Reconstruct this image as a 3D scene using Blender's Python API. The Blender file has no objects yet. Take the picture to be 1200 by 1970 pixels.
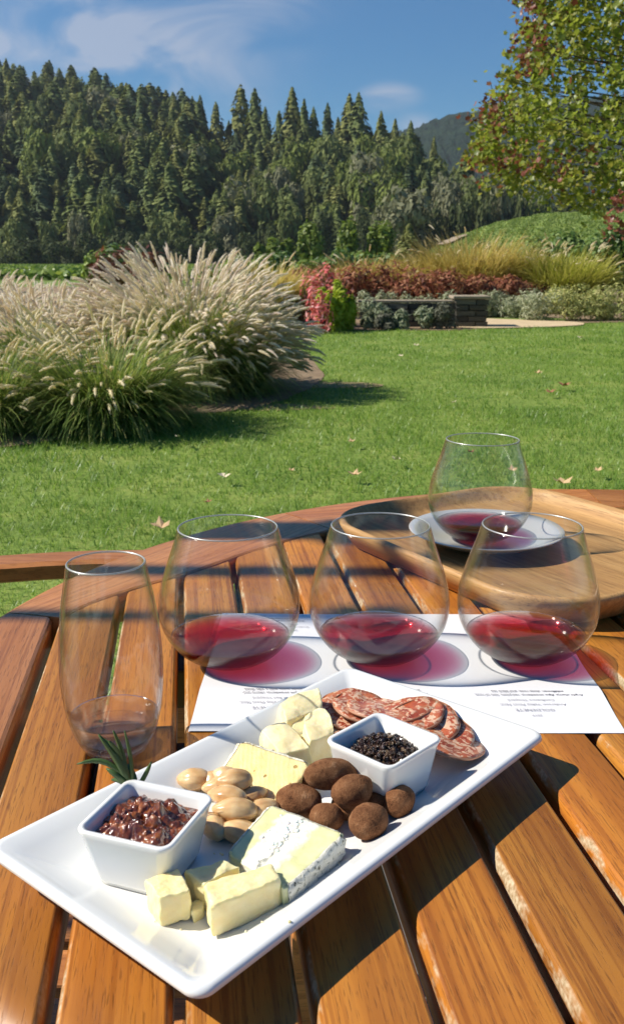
import bpy, bmesh, math, random
import numpy as np
from mathutils import Vector, Matrix, noise, Euler
R = math.radians
random.seed(7); rng = np.random.default_rng(7)
scene = bpy.context.scene
col = scene.collection

# ------------------------------------------------------------------ camera, sky, sun, exposure
TT = 0.745                       # table top height
CH = TT + 0.292                  # camera height
TH = R(14.603)                   # camera looks down by this much
cam_d = bpy.data.cameras.new('camera'); cam = bpy.data.objects.new('camera', cam_d); col.objects.link(cam)
cam.location = (0, 0, CH); cam.rotation_euler = (R(90) - TH, 0, 0)
cam_d.sensor_fit = 'VERTICAL'; cam_d.sensor_height = 36; cam_d.lens = 36 * 1850 / 1970
cam_d.clip_start = 0.02; cam_d.clip_end = 6000
cam_d.dof.use_dof = True; cam_d.dof.focus_distance = 0.66; cam_d.dof.aperture_fstop = 30.0
scene.camera = cam

SUN_TO = Vector((-1.08, 0.02, 1.0)).normalized()      # towards the sun
SUN_EL = math.asin(SUN_TO.z); SUN_AZ = math.atan2(SUN_TO.x, SUN_TO.y)
world = bpy.data.worlds.new('World'); scene.world = world; world.use_nodes = True
wn = world.node_tree.nodes; wl = world.node_tree.links
for n in list(wn): wn.remove(n)
def wnode(t, **k):
    n = wn.new(t)
    for a, b in k.items(): setattr(n, a, b)
    return n
w_out = wnode('ShaderNodeOutputWorld'); w_bg = wnode('ShaderNodeBackground')
sky = wnode('ShaderNodeTexSky', sky_type='NISHITA', sun_disc=False, sun_elevation=SUN_EL, sun_rotation=SUN_AZ,
            air_density=1.0, dust_density=0.0, ozone_density=5.0)
tc = wnode('ShaderNodeTexCoord')
def blob(center, rad, stretch):
    """soft mask round one direction of the sky"""
    mp = wnode('ShaderNodeVectorMath', operation='SUBTRACT'); wl.new(tc.outputs['Generated'], mp.inputs[0]); mp.inputs[1].default_value = center
    sc = wnode('ShaderNodeVectorMath', operation='MULTIPLY'); wl.new(mp.outputs[0], sc.inputs[0]); sc.inputs[1].default_value = stretch
    ln = wnode('ShaderNodeVectorMath', operation='LENGTH'); wl.new(sc.outputs[0], ln.inputs[0])
    mr = wnode('ShaderNodeMapRange', interpolation_type='SMOOTHSTEP'); wl.new(ln.outputs['Value'], mr.inputs[0])
    mr.inputs[1].default_value = rad; mr.inputs[2].default_value = rad * 0.25; mr.inputs[3].default_value = 0; mr.inputs[4].default_value = 1
    return mr.outputs[0]
def sky_dir(px, py):
    u = (px - 600) / 1850; v = (985 - py) / 1850
    return tuple(Vector((u, math.cos(TH) + v * math.sin(TH), -math.sin(TH) + v * math.cos(TH))).normalized())
def mth(op, a, b):
    m = wnode('ShaderNodeMath', operation=op)
    for i, v in enumerate((a, b)):
        if hasattr(v, 'links'): wl.new(v, m.inputs[i])
        else: m.inputs[i].default_value = v
    return m.outputs[0]
acc = 0.0
for c, r, st, k in [((60, 60), .16, (1, 1, 2.2), .75), ((230, 150), .15, (1, 1, 1.7), .7), ((310, 30), .17, (1, 1, 1.3), .5), ((330, 150), .06, (1, 1, 1.2), .5), ((20, -120), .3, (1, 1, 1), .5),
                     ((748, 188), .04, (1, 1, 2.2), 1.1), ((800, 240), .03, (1, 1, 2), 1.2), ((500, -40), .12, (1, 1, 2), .35), ((-400, 100), .3, (1, 1, 2), .6), ((1700, 150), .25, (1, 1, 3), .6)]:
    acc = mth('ADD', acc, mth('MULTIPLY', blob(sky_dir(*c), r, st), k))
cmap = wnode('ShaderNodeMapping'); wl.new(tc.outputs['Generated'], cmap.inputs[0]); cmap.inputs['Scale'].default_value = (5, 5, 13); cmap.inputs['Rotation'].default_value = (0, R(38), 0)
cn = wnode('ShaderNodeTexNoise'); wl.new(cmap.outputs[0], cn.inputs[0]); cn.inputs['Scale'].default_value = 1.3; cn.inputs['Detail'].default_value = 6; cn.inputs['Roughness'].default_value = .5; cn.inputs['Distortion'].default_value = .9
cr = wnode('ShaderNodeMapRange', interpolation_type='SMOOTHSTEP'); wl.new(cn.outputs['Fac'], cr.inputs[0]); cr.inputs[1].default_value = .36; cr.inputs[2].default_value = .68
cf = mth('MINIMUM', mth('MULTIPLY', mth('MULTIPLY', acc, cr.outputs[0]), 0.72), .6)
cmix = wnode('ShaderNodeMixRGB'); wl.new(cf, cmix.inputs[0]); hs = wnode('ShaderNodeHueSaturation'); hs.inputs['Saturation'].default_value = 1.36; wl.new(sky.outputs[0], hs.inputs['Color']); wl.new(hs.outputs[0], cmix.inputs[1]); cmix.inputs[2].default_value = (5.6, 5.9, 7.0, 1)
wl.new(cmix.outputs[0], w_bg.inputs[0]); w_bg.inputs[1].default_value = 0.056
wl.new(w_bg.outputs[0], w_out.inputs[0])

sun_d = bpy.data.lights.new('sun', 'SUN'); sun = bpy.data.objects.new('sun', sun_d); col.objects.link(sun)
sun_d.energy = 4.2; sun_d.angle = R(0.5); sun_d.color = (1.0, .94, .82)
sun.rotation_euler = SUN_TO.to_track_quat('Z', 'Y').to_euler(); sun.location = (-5, 0, 8)

scene.view_settings.view_transform = 'Standard'; scene.view_settings.look = 'None'
scene.view_settings.gamma = 1.0; scene.view_settings.exposure = 0.75; scene.view_settings.use_curve_mapping = False
scene.render.engine = 'CYCLES'
cy = scene.cycles
cy.max_bounces = 12; cy.diffuse_bounces = 3; cy.glossy_bounces = 5; cy.transmission_bounces = 8; cy.transparent_max_bounces = 48; cy.volume_bounces = 0
cy.caustics_reflective = False; cy.caustics_refractive = False; cy.sample_clamp_indirect = 6.0
cy.use_denoising = True; cy.denoising_prefilter = 'ACCURATE'

# ------------------------------------------------------------------ helpers
def ray(px, py):
    u = (px - 600) / 1850; v = (py - 985) / 1850
    return Vector((u, math.cos(TH) - v * math.sin(TH), -math.sin(TH) - v * math.cos(TH)))
def on_plane(px, py, z):
    d = ray(px, py); t = (z - CH) / d.z
    return Vector((d.x * t, d.y * t, z))
def on_table(px, py, dz=0): return on_plane(px, py, TT + dz)
def at_dist(px, py, y):
    d = ray(px, py); t = y / d.y
    return Vector((d.x * t, y, CH + d.z * t))

def props(o, label=None, cat=None, group=None, kind=None):
    if label: o['label'] = label
    if cat: o['category'] = cat
    if group: o['group'] = group
    if kind: o['kind'] = kind
    return o
def thing(name, label, cat, loc=(0, 0, 0), rotz=0, group=None):
    o = bpy.data.objects.new(name, None); col.objects.link(o); o.empty_display_size = .05
    o.location = loc; o.rotation_euler = (0, 0, rotz)
    return props(o, label, cat, group)
def mesh(name, V, F, mats=None, smooth=False, mi=None):
    me = bpy.data.meshes.new(name)
    V = np.asarray(V, dtype=np.float32)
    if isinstance(F, np.ndarray):
        n, k = F.shape
        me.vertices.add(len(V)); me.vertices.foreach_set('co', V.ravel())
        me.loops.add(n * k); me.loops.foreach_set('vertex_index', F.astype(np.int32).ravel())
        me.polygons.add(n); me.polygons.foreach_set('loop_start', np.arange(0, n * k, k, dtype=np.int32))
        me.update(calc_edges=True)
    else:
        me.from_pydata([tuple(map(float, v)) for v in V], [], [tuple(int(i) for i in f) for f in F])
    if mats is not None:
        for m in (mats if isinstance(mats, (list, tuple)) else [mats]): me.materials.append(m)
    if mi is not None: me.polygons.foreach_set('material_index', np.asarray(mi, dtype=np.int32))
    if smooth: me.polygons.foreach_set('use_smooth', np.ones(len(me.polygons), dtype=bool))
    me.update()
    return me
def obj(name, me, parent=None, loc=(0, 0, 0), rot=(0, 0, 0), scale=None, **k):
    o = bpy.data.objects.new(name, me); col.objects.link(o); o.parent = parent
    o.location = loc; o.rotation_euler = rot
    if scale is not None: o.scale = scale
    return props(o, **k)
def ring_faces(nr, n, closed=True, cap0=True, cap1=True, wrap=False):
    F = []
    for i in range(nr if wrap else nr - 1):
        a = i * n; b = ((i + 1) % nr) * n
        for j in range(n if closed else n - 1):
            k = (j + 1) % n
            F.append((a + j, a + k, b + k, b + j))
    if cap0: F.append(tuple(range(n - 1, -1, -1)))
    if cap1: F.append(tuple((nr - 1) * n + j for j in range(n)))
    return F
def lathe(profile, n=64):
    V = []
    for r, z in profile:
        for j in range(n):
            a = 2 * math.pi * j / n; V.append((r * math.cos(a), r * math.sin(a), z))
    return V
def tube(path, radii, n=8):
    V = []
    P = [Vector(p) for p in path]
    for i, p in enumerate(P):
        t = (P[min(i + 1, len(P) - 1)] - P[max(i - 1, 0)]).normalized()
        up = Vector((0, 0, 1)) if abs(t.z) < .9 else Vector((0, 1, 0))
        a = t.cross(up).normalized(); b = a.cross(t).normalized()
        r = radii[i] if hasattr(radii, '__len__') else radii
        for j in range(n):
            an = 2 * math.pi * j / n; V.append(p + a * (r * math.cos(an)) + b * (r * math.sin(an)))
    return V, ring_faces(len(P), n)
def merge(parts):
    V = []; F = []; MI = []; o = 0
    for q in parts:
        v, f = q[0], q[1]; m = q[2] if len(q) > 2 else 0
        V.extend(v); F.extend([tuple(i + o for i in ff) for ff in f]); MI.extend([m] * len(f)); o += len(v)
    return V, F, MI
def bevel_box(sx, sy, sz, b=.004, c=(0, 0, 0)):
    bm = bmesh.new(); bmesh.ops.create_cube(bm, size=1)
    for v in bm.verts: v.co = Vector((v.co.x * sx, v.co.y * sy, v.co.z * sz))
    if b > 0: bmesh.ops.bevel(bm, geom=list(bm.edges), offset=b, segments=2, profile=.5, affect='EDGES')
    V = [tuple(v.co + Vector(c)) for v in bm.verts]; bm.verts.index_update(); F = [tuple(v.index for v in f.verts) for f in bm.faces]
    bm.free(); return V, F
def fbm(p, oct=4): return noise.fractal(Vector(p), 1.0, 2.0, oct)

# ------------------------------------------------------------------ materials
class NT:
    def __init__(s, name):
        s.m = bpy.data.materials.new(name); s.m.use_nodes = True; s.t = s.m.node_tree; s.n = s.t.nodes; s.l = s.t.links
        s.b = s.n.get('Principled BSDF'); s.out = s.n.get('Material Output')
    def node(s, t, ins=None, **k):
        n = s.n.new(t)
        for a, b in k.items(): setattr(n, a, b)
        for a, b in (ins or {}).items():
            if hasattr(b, 'links') and not isinstance(b, (int, float, tuple)): s.l.new(b, n.inputs[a])
            else: n.inputs[a].default_value = b
        return n
    def coord(s, kind='Object', scale=(1, 1, 1), rand=False):
        t = s.node('ShaderNodeTexCoord'); v = t.outputs[kind]
        if rand:
            oi = s.node('ShaderNodeObjectInfo'); r = s.node('ShaderNodeMath', {0: oi.outputs['Random'], 1: 37.0}, operation='MULTIPLY')
            v = s.node('ShaderNodeVectorMath', {0: v, 1: r.outputs[0]}, operation='ADD').outputs[0]
        return s.node('ShaderNodeMapping', {0: v, 'Scale': scale}).outputs[0]
    def noise(s, vec, scale, detail=4, rough=.5, dist=0.0):
        return s.node('ShaderNodeTexNoise', {'Vector': vec, 'Scale': scale, 'Detail': detail, 'Roughness': rough, 'Distortion': dist}).outputs['Fac']
    def ramp(s, fac, stops):
        r = s.node('ShaderNodeValToRGB', {0: fac}); e = r.color_ramp.elements
        while len(e) < len(stops): e.new(.5)
        for q, (p, c) in zip(e, stops): q.position = p; q.color = (*c, 1) if len(c) == 3 else c
        return r.outputs[0]
    def mix(s, f, a, b, mode='MIX'):
        d = {}
        n = s.node('ShaderNodeMixRGB', blend_type=mode)
        for i, v in ((0, f), (1, a), (2, b)):
            if isinstance(v, (int, float)): n.inputs[i].default_value = v
            elif isinstance(v, tuple): n.inputs[i].default_value = (*v, 1) if len(v) == 3 else v
            else: s.l.new(v, n.inputs[i])
        return n.outputs[0]
    def math(s, op, a, b=0.0, clamp=False):
        n = s.node('ShaderNodeMath', operation=op); n.use_clamp = clamp
        for i, v in ((0, a), (1, b)):
            if isinstance(v, (int, float)): n.inputs[i].default_value = v
            else: s.l.new(v, n.inputs[i])
        return n.outputs[0]
    def mr(s, v, a, b, c=0.0, d=1.0):
        return s.node('ShaderNodeMapRange', {0: v, 1: a, 2: b, 3: c, 4: d}).outputs[0]
    def bump(s, h, strength=.3, dist=.001, normal=None):
        n = s.node('ShaderNodeBump', {'Height': h, 'Strength': strength, 'Distance': dist})
        if normal is not None: s.l.new(normal, n.inputs['Normal'])
        return n.outputs[0]
    def set(s, **k):
        names = dict(base='Base Color', rough='Roughness', normal='Normal', metal='Metallic', coat='Coat Weight', coat_rough='Coat Roughness', spec='Specular IOR Level',
                     sss='Subsurface Weight', sss_r='Subsurface Radius', sss_s='Subsurface Scale', sheen='Sheen Weight')
        for a, v in k.items():
            i = s.b.inputs[names[a]]
            if isinstance(v, tuple): i.default_value = (*v, 1) if (len(v) == 3 and a == 'base') else v
            elif isinstance(v, (int, float)): i.default_value = v
            else: s.l.new(v, i)
        return s

def leaf_mat(name, cols, trans=.35, rough=.55, spec=.3, nscale=None):
    """foliage: per-leaf tint, partly translucent"""
    s = NT(name); g = s.node('ShaderNodeNewGeometry')
    v = g.outputs['Random Per Island']
    if nscale:
        nz = s.noise(s.coord('Object'), nscale, 3)
        v = s.math('ADD', s.math('MULTIPLY', v, .55), s.math('MULTIPLY', s.math('SUBTRACT', nz, .28), 1.1), clamp=True)
    k = len(cols); c = s.ramp(v, [(i / (k - 1) if k > 1 else 0, cc) for i, cc in enumerate(cols)])
    s.set(base=c, rough=rough, spec=spec)
    tr = s.node('ShaderNodeBsdfTranslucent'); s.l.new(s.mix(1.0, c, (1.0, 1.0, .7), 'MULTIPLY'), tr.inputs[0])
    mx = s.node('ShaderNodeMixShader', {0: trans}); s.l.new(s.b.outputs[0], mx.inputs[1]); s.l.new(tr.outputs[0], mx.inputs[2])
    s.l.new(mx.outputs[0], s.out.inputs[0]); return s.m
def flat_mat(name, c, rough=.6, metal=0.0, spec=.5, **k):
    s = NT(name); s.set(base=c, rough=rough, metal=metal, spec=spec, **k); return s.m

def wood_mat(name, light, mid, dark, rough=.35, coat=.25, along='Y', wear=False, grain=1.0):
    s = NT(name)
    st = {'Y': (1, .045, 1), 'X': (.045, 1, 1)}[along]
    v = s.coord('Object', st, rand=True)
    broad = s.noise(v, 38 * grain, 3, .5, .8)
    fine = s.noise(v, 260 * grain, 4, .6, .3)
    v2 = s.coord('Object', tuple(x * (1 if x == 1 else 1.0) for x in st), rand=True)
    pores = s.node('ShaderNodeTexVoronoi', {'Vector': v2, 'Scale': 420 * grain, 'Randomness': 1.0}).outputs['Distance']
    patch = s.noise(s.coord('Object', (1, .3, 1) if along == 'Y' else (.3, 1, 1), rand=True), 14, 3)
    c = s.ramp(broad, [(.25, dark), (.5, mid), (.78, light)])
    c = s.mix(s.mr(fine, .5, .75, 0, .5), c, dark)
    lines = s.noise(s.coord('Object', (1, .012, 1) if along == 'Y' else (.012, 1, 1), rand=True), 330 * grain, 3, .6, .15)
    c = s.mix(s.mr(lines, .50, .60, 0, .75), c, dark)
    oi = s.node('ShaderNodeObjectInfo')
    c = s.mix(s.math('MULTIPLY', oi.outputs['Random'], .35), c, mid)
    oi2 = s.math('FRACT', s.math('MULTIPLY', oi.outputs['Random'], 7.31)); c = s.mix(1.0, c, s.ramp(oi2, [(0, (.66, .62, .60)), (.35, (.90, .90, .90)), (.7, (1.0, 1.0, 1.0)), (1, (1.0, .90, .80))]), 'MULTIPLY')
    poref = s.mr(s.noise(s.coord('Object', (1, .06, 1) if along == 'Y' else (.06, 1, 1), rand=True), 1250 * grain, 2, .5), .57, .66, 0, .42)
    c = s.mix(poref, c, tuple(x * .28 for x in dark))
    c = s.mix(s.mr(patch, .35, .7, 0, .35), c, s.mix(1.0, c, (1.25, 1.05, .8), 'MULTIPLY'))
    rg = s.mr(fine, .3, .7, rough - .08, rough + .12)
    h = s.math('ADD', s.math('MULTIPLY', broad, .5), s.math('MULTIPLY', poref, -.6))
    if wear:                                             # bare grey wood where the varnish peeled off the edges
        at = s.node('ShaderNodeAttribute', attribute_name='edge'); 
        wn_ = s.noise(s.coord('Object', (1, .35, 1), rand=True), 60, 4, .65)
        wf = s.math('MULTIPLY', s.mr(at.outputs['Fac'], .3, .8), s.mr(wn_, .49, .60), clamp=True)
        grey = s.ramp(s.noise(s.coord('Object'), 400, 3), [(.3, (.30, .19, .085)), (.7, (.60, .48, .32))])
        c = s.mix(wf, c, grey)
        s.set(coat=s.mr(wf, 0, .6, coat, 0))
        rg = s.math('ADD', rg, s.math('MULTIPLY', wf, .35), clamp=True)
    else: s.set(coat=coat)
    s.set(base=c, rough=rg, coat_rough=.22, normal=s.bump(h, .5, .0006), spec=.4)
    return s.m
W_TABLE = wood_mat('varnished_teak', (.60, .28, .045), (.46, .185, .028), (.23, .072, .011), rough=.45, coat=.16, wear=True)
W_RING = wood_mat('teak_ring', (.64, .30, .11), (.52, .21, .065), (.30, .105, .03), rough=.42, coat=.30, along='X', grain=.8)
W_CHAIR = wood_mat('teak_chair', (.72, .34, .12), (.62, .26, .08), (.36, .13, .035), rough=.4, coat=.25, along='X', grain=.6)
W_TRAY = wood_mat('pale_acacia', (.70, .46, .21), (.60, .36, .14), (.36, .19, .07), rough=.5, coat=.05, along='X', grain=.55)
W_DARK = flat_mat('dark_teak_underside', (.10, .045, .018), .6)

def porcelain():
    s = NT('white_porcelain'); s.set(base=(.80, .80, .785), rough=.12, spec=.5, coat=.4, coat_rough=.06, sss=.08, sss_r=(.5, .4, .3), sss_s=.004)
    nz = s.noise(s.coord('Object'), 12, 2); s.set(normal=s.bump(nz, .08, .002)); return s.m
CERAMIC = porcelain()

def glass_mat(name, tint=(.995, .998, .995), edge=(.80, .82, .78), gloss=.035):
    """thin blown glass: lets light (and the sun) straight through, reflects by Fresnel, greyer where seen edge-on"""
    s = NT(name); s.n.remove(s.b)
    lw = s.node('ShaderNodeLayerWeight', {'Blend': .5})
    f = s.math('POWER', lw.outputs['Facing'], 8.0)
    c = s.mix(f, tint, edge)
    tr = s.node('ShaderNodeBsdfTransparent'); s.l.new(c, tr.inputs[0])
    gl = s.node('ShaderNodeBsdfGlossy', {'Roughness': gloss})
    fr = s.math('ADD', .026, s.math('MULTIPLY', s.math('POWER', lw.outputs['Facing'], 5.0), .75)); gl2 = s.node('ShaderNodeBsdfGlossy', {'Roughness': .11}); gm = s.node('ShaderNodeMixShader', {0: .4}); s.l.new(gl.outputs[0], gm.inputs[1]); s.l.new(gl2.outputs[0], gm.inputs[2]); gl = gm
    rf = s.node('ShaderNodeBsdfRefraction', {'IOR': 1.45, 'Roughness': 0.0, 'Color': (.97, .98, .97, 1)}); rm = s.node('ShaderNodeMixShader', {0: s.math('MULTIPLY', s.math('POWER', lw.outputs['Facing'], 3.4), .75)})
    s.l.new(tr.outputs[0], rm.inputs[1]); s.l.new(rf.outputs[0], rm.inputs[2])
    mx = s.node('ShaderNodeMixShader'); s.l.new(fr, mx.inputs[0]); s.l.new(rm.outputs[0], mx.inputs[1]); s.l.new(gl.outputs[0], mx.inputs[2])
    s.l.new(mx.outputs[0], s.out.inputs[0]); return s.m
GLASS = glass_mat('clear_glass')
def rim_mat():  # white diffuse stands in for the sky refracted by the lip
    s = NT('glass_rim'); s.n.remove(s.b); tr = s.node('ShaderNodeBsdfTransparent', {0: (.85, .87, .84, 1)}); gl = s.node('ShaderNodeBsdfGlossy', {'Roughness': .35}); df = s.node('ShaderNodeBsdfDiffuse', {0: (.8, .82, .8, 1)}); m0 = s.node('ShaderNodeMixShader', {0: .4}); s.l.new(gl.outputs[0], m0.inputs[1]); s.l.new(df.outputs[0], m0.inputs[2]); gl = m0
    mx = s.node('ShaderNodeMixShader', {0: .42}); s.l.new(tr.outputs[0], mx.inputs[1]); s.l.new(gl.outputs[0], mx.inputs[2]); s.l.new(mx.outputs[0], s.out.inputs[0]); return s.m
GLASS_RIM = rim_mat()
def liquid_mat(name, color, density, gloss=.01, ior=1.34, refr=.3):
    s = NT(name); s.n.remove(s.b)
    tr = s.node('ShaderNodeBsdfTransparent'); gl = s.node('ShaderNodeBsdfGlossy', {'Roughness': gloss})
    lw = s.node('ShaderNodeLayerWeight', {'Blend': .5}); fr = s.node('ShaderNodeMath', {0: s.math('MULTIPLY', s.math('POWER', lw.outputs['Facing'], 5.0), .8), 1: .022}, operation='ADD')
    rf = s.node('ShaderNodeBsdfRefraction', {'IOR': ior, 'Roughness': 0.0}); m0 = s.node('ShaderNodeMixShader', {0: refr}); s.l.new(tr.outputs[0], m0.inputs[1]); s.l.new(rf.outputs[0], m0.inputs[2])
    mx = s.node('ShaderNodeMixShader'); s.l.new(fr.outputs[0], mx.inputs[0]); s.l.new(m0.outputs[0], mx.inputs[1]); s.l.new(gl.outputs[0], mx.inputs[2])
    s.l.new(mx.outputs[0], s.out.inputs['Surface'])
    va = s.node('ShaderNodeVolumeAbsorption', {'Color': (*color, 1), 'Density': density}); s.l.new(va.outputs[0], s.out.inputs['Volume'])
    return s.m
WINE = liquid_mat('red_wine', (.86, .02, .12), 190, refr=.28)
WATER = liquid_mat('water', (.96, .96, .96), 2, refr=.42)

def paper_mat():
    s = NT('white_paper'); nz = s.noise(s.coord('Object'), 30, 3)
    s.set(base=(.80, .79, .81), rough=.28, spec=.5, normal=s.bump(nz, .12, .002)); return s.m
PAPER = paper_mat(); INK = flat_mat('black_ink', (.06, .055, .07), .7); INK_GREY = flat_mat('grey_ink', (.28, .27, .30), .7)
SLEEVE = glass_mat('clear_sleeve', (.97, .97, .97), (.7, .7, .7), .06)

def cheese_mat(name, a, b, rough=.45, holes=0, sss=.35, bs=.5):
    s = NT(name); v = s.coord('Object', rand=True)
    n1 = s.noise(v, 120, 5, .6); n2 = s.noise(v, 900, 3, .6)
    c = s.ramp(n1, [(.3, a), (.7, b)])
    h = s.math('ADD', n1, s.math('MULTIPLY', n2, .3))
    if holes:
        vo = s.node('ShaderNodeTexVoronoi', {'Vector': s.coord('Object', (1, 1, 1)), 'Scale': holes}).outputs['Distance']
        vo = s.math('ADD', vo, s.math('MULTIPLY', s.math('SUBTRACT', s.noise(s.coord('Object'), 75, 2), .40), 1.1)); vo = s.math('ADD', vo, s.math('MULTIPLY', s.noise(s.coord('Object'), 700, 3), .12))
        hf = s.mr(vo, .12, .17, 1, 0); c = s.mix(hf, c, (.42, .26, .08)); h = s.math('SUBTRACT', h, s.math('MULTIPLY', hf, 2.5))
        wv = s.node('ShaderNodeTexWave', {'Vector': s.coord('Object'), 'Scale': 120, 'Distortion': 2.5, 'Detail': 2}, bands_direction='X').outputs['Fac']
        h = s.math('ADD', h, s.math('MULTIPLY', wv, .10))
    s.set(base=c, rough=rough, sss=sss, sss_r=(1, .7, .3), sss_s=.006, normal=s.bump(h, bs, .0012), spec=.35); return s.m
CH_HARD = cheese_mat('hard_yellow_cheese', (.86, .70, .32), (.91, .80, .46), .4)
CH_PARM = cheese_mat('crumbly_pale_cheese', (.86, .71, .36), (.91, .80, .50), .5, bs=.5)
CH_TOMME = cheese_mat('tomme_cheese', (.86, .66, .27), (.90, .74, .38), .5, holes=130)
def goat_mat():
    s = NT('ash_veined_goat_cheese')
    tc_ = s.node('ShaderNodeTexCoord'); uv = tc_.outputs['UV']; sp = s.node('ShaderNodeSeparateXYZ', {0: uv})
    w = s.noise(s.coord('Object'), 160, 4); w2 = s.noise(s.coord('Object'), 420, 4, .6)
    u = s.math('ADD', sp.outputs[0], s.math('MULTIPLY', s.math('SUBTRACT', w, .5), .22))
    dc = s.math('ABSOLUTE', s.math('SUBTRACT', u, .46))
    core = s.mr(dc, .20, .27, 1, 0)
    c = s.mix(core, s.ramp(w, [(.3, (.66, .66, .32)), (.7, (.80, .76, .44))]), s.ramp(w2, [(.3, (.84, .79, .64)), (.6, (.88, .85, .74))]))
    ash = s.math('MULTIPLY', s.mr(s.math('ABSOLUTE', s.math('SUBTRACT', u, .50)), .008, .03, 1, 0), s.mr(w2, .40, .52), clamp=True)
    c = s.mix(s.math('MULTIPLY', ash, .75), c, (.19, .20, .17))
    h = s.math('ADD', s.math('MULTIPLY', w2, s.math('ADD', s.math('MULTIPLY', core, 1.0), .15)), s.math('MULTIPLY', ash, -.5))
    s.set(base=c, rough=.5, sss=.3, sss_r=(1, .8, .5), sss_s=.005, normal=s.bump(h, .5, .0012)); return s.m
GOAT = goat_mat()
def rind_mat():
    s = NT('ashy_rind'); w = s.noise(s.coord('Object'), 330, 5, .7)
    c = s.ramp(w, [(.33, (.05, .05, .04)), (.40, (.36, .35, .27)), (.46, (.78, .75, .64))]); s.set(base=c, rough=.8, normal=s.bump(w, .9, .0015)); return s.m
RIND = rind_mat()
def pale_rind():
    s = NT('pale_bloomy_rind'); w = s.noise(s.coord('Object'), 260, 5, .7)
    c = s.ramp(w, [(.36, (.42, .34, .20)), (.5, (.82, .78, .62))]); s.set(base=c, rough=.85, normal=s.bump(w, .9, .0015)); return s.m
PRIND = pale_rind()
def cocoa_mat():
    s = NT('cocoa_dusted_chocolate'); v = s.coord('Object', rand=True)
    a = s.noise(v, 130, 5, .6); b = s.noise(v, 1500, 3, .7)
    c = s.ramp(s.math('ADD', s.math('MULTIPLY', a, .6), s.math('MULTIPLY', b, .4)), [(.34, (.05, .019, .009)), (.47, (.19, .080, .035)), (.56, (.25, .115, .052)), (.68, (.40, .23, .125))])
    s.set(base=c, rough=.92, spec=.15, normal=s.bump(s.math('ADD', a, s.math('MULTIPLY', b, .3)), 1.0, .0022)); return s.m
COCOA = cocoa_mat()
def almond_mat():
    s = NT('blanched_almond'); v = s.coord('Object', (1, .25, 1), rand=True)
    a = s.noise(v, 260, 4, .6); b = s.noise(s.coord('Object', rand=True), 110, 3)
    c = s.ramp(b, [(.25, (.50, .265, .10)), (.5, (.66, .42, .195)), (.75, (.76, .56, .31))]); c = s.mix(s.mr(a, .5, .7, 0, .4), c, (.42, .20, .07))
    s.set(base=c, rough=.3, coat=.35, coat_rough=.2, sss=.2, sss_r=(1, .5, .2), sss_s=.004, normal=s.bump(a, .55, .0006)); return s.m
ALMOND = almond_mat()
def salami_mat():
    s = NT('salami'); v0 = s.coord('Object', (1, 1, .3), rand=True)
    wob = s.node('ShaderNodeTexNoise', {'Vector': v0, 'Scale': 130, 'Detail': 3}).outputs['Color']
    v = s.mix(.012, v0, wob, 'ADD')
    vo = s.node('ShaderNodeTexVoronoi', {'Vector': v, 'Scale': 420}); r = s.node('ShaderNodeSeparateColor', {0: vo.outputs['Color']}).outputs[0]
    fat = s.mr(s.math('ADD', r, s.math('MULTIPLY', s.noise(v0, 300, 3), .5)), .80, .90)
    b = s.noise(v0, 90, 3)
    meat = s.ramp(b, [(.3, (.27, .045, .022)), (.5, (.42, .10, .042)), (.72, (.54, .20, .085))])
    c = s.mix(fat, meat, s.ramp(b, [(.3, (.60, .34, .22)), (.7, (.70, .48, .33))]))
    s.set(base=c, rough=.35, coat=.2, coat_rough=.2, sss=.2, sss_r=(1, .3, .15), sss_s=.004, normal=s.bump(s.math('ADD', fat, s.noise(v0, 500, 3)), .4, .0008)); return s.m
SALAMI = salami_mat()
def casing_mat():
    return flat_mat('salami_casing', (.40, .19, .11), .5)
CASING = casing_mat()
def jam_mat():
    s = NT('fig_jam'); v = s.coord('Object', rand=True); a = s.noise(v, 200, 4, .6); b = s.noise(v, 700, 4, .7)
    c = s.ramp(a, [(.3, (.04, .010, .004)), (.5, (.15, .036, .010)), (.70, (.36, .12, .03))])
    s.set(base=c, rough=.12, coat=1.0, coat_rough=.05, sss=.15, sss_r=(1, .2, .1), sss_s=.004, normal=s.bump(s.math('ADD', a, s.math('MULTIPLY', b, .35)), .5, .0012)); return s.m
JAM = jam_mat()
def tap_mat():
    s = NT('olive_tapenade'); v = s.coord('Object', rand=True); g = s.node('ShaderNodeNewGeometry'); b = s.noise(v, 800, 4, .7)
    c = s.ramp(g.outputs['Random Per Island'], [(0, (.012, .007, .006)), (.5, (.045, .018, .012)), (.85, (.10, .05, .022)), (1, (.17, .10, .04))])
    s.set(base=c, rough=.22, coat=.5, coat_rough=.12, normal=s.bump(b, .7, .0012)); return s.m
TAPENADE = tap_mat()
STEEL = flat_mat('silvery_glaze', (.66, .65, .62), .2, .35)

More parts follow.
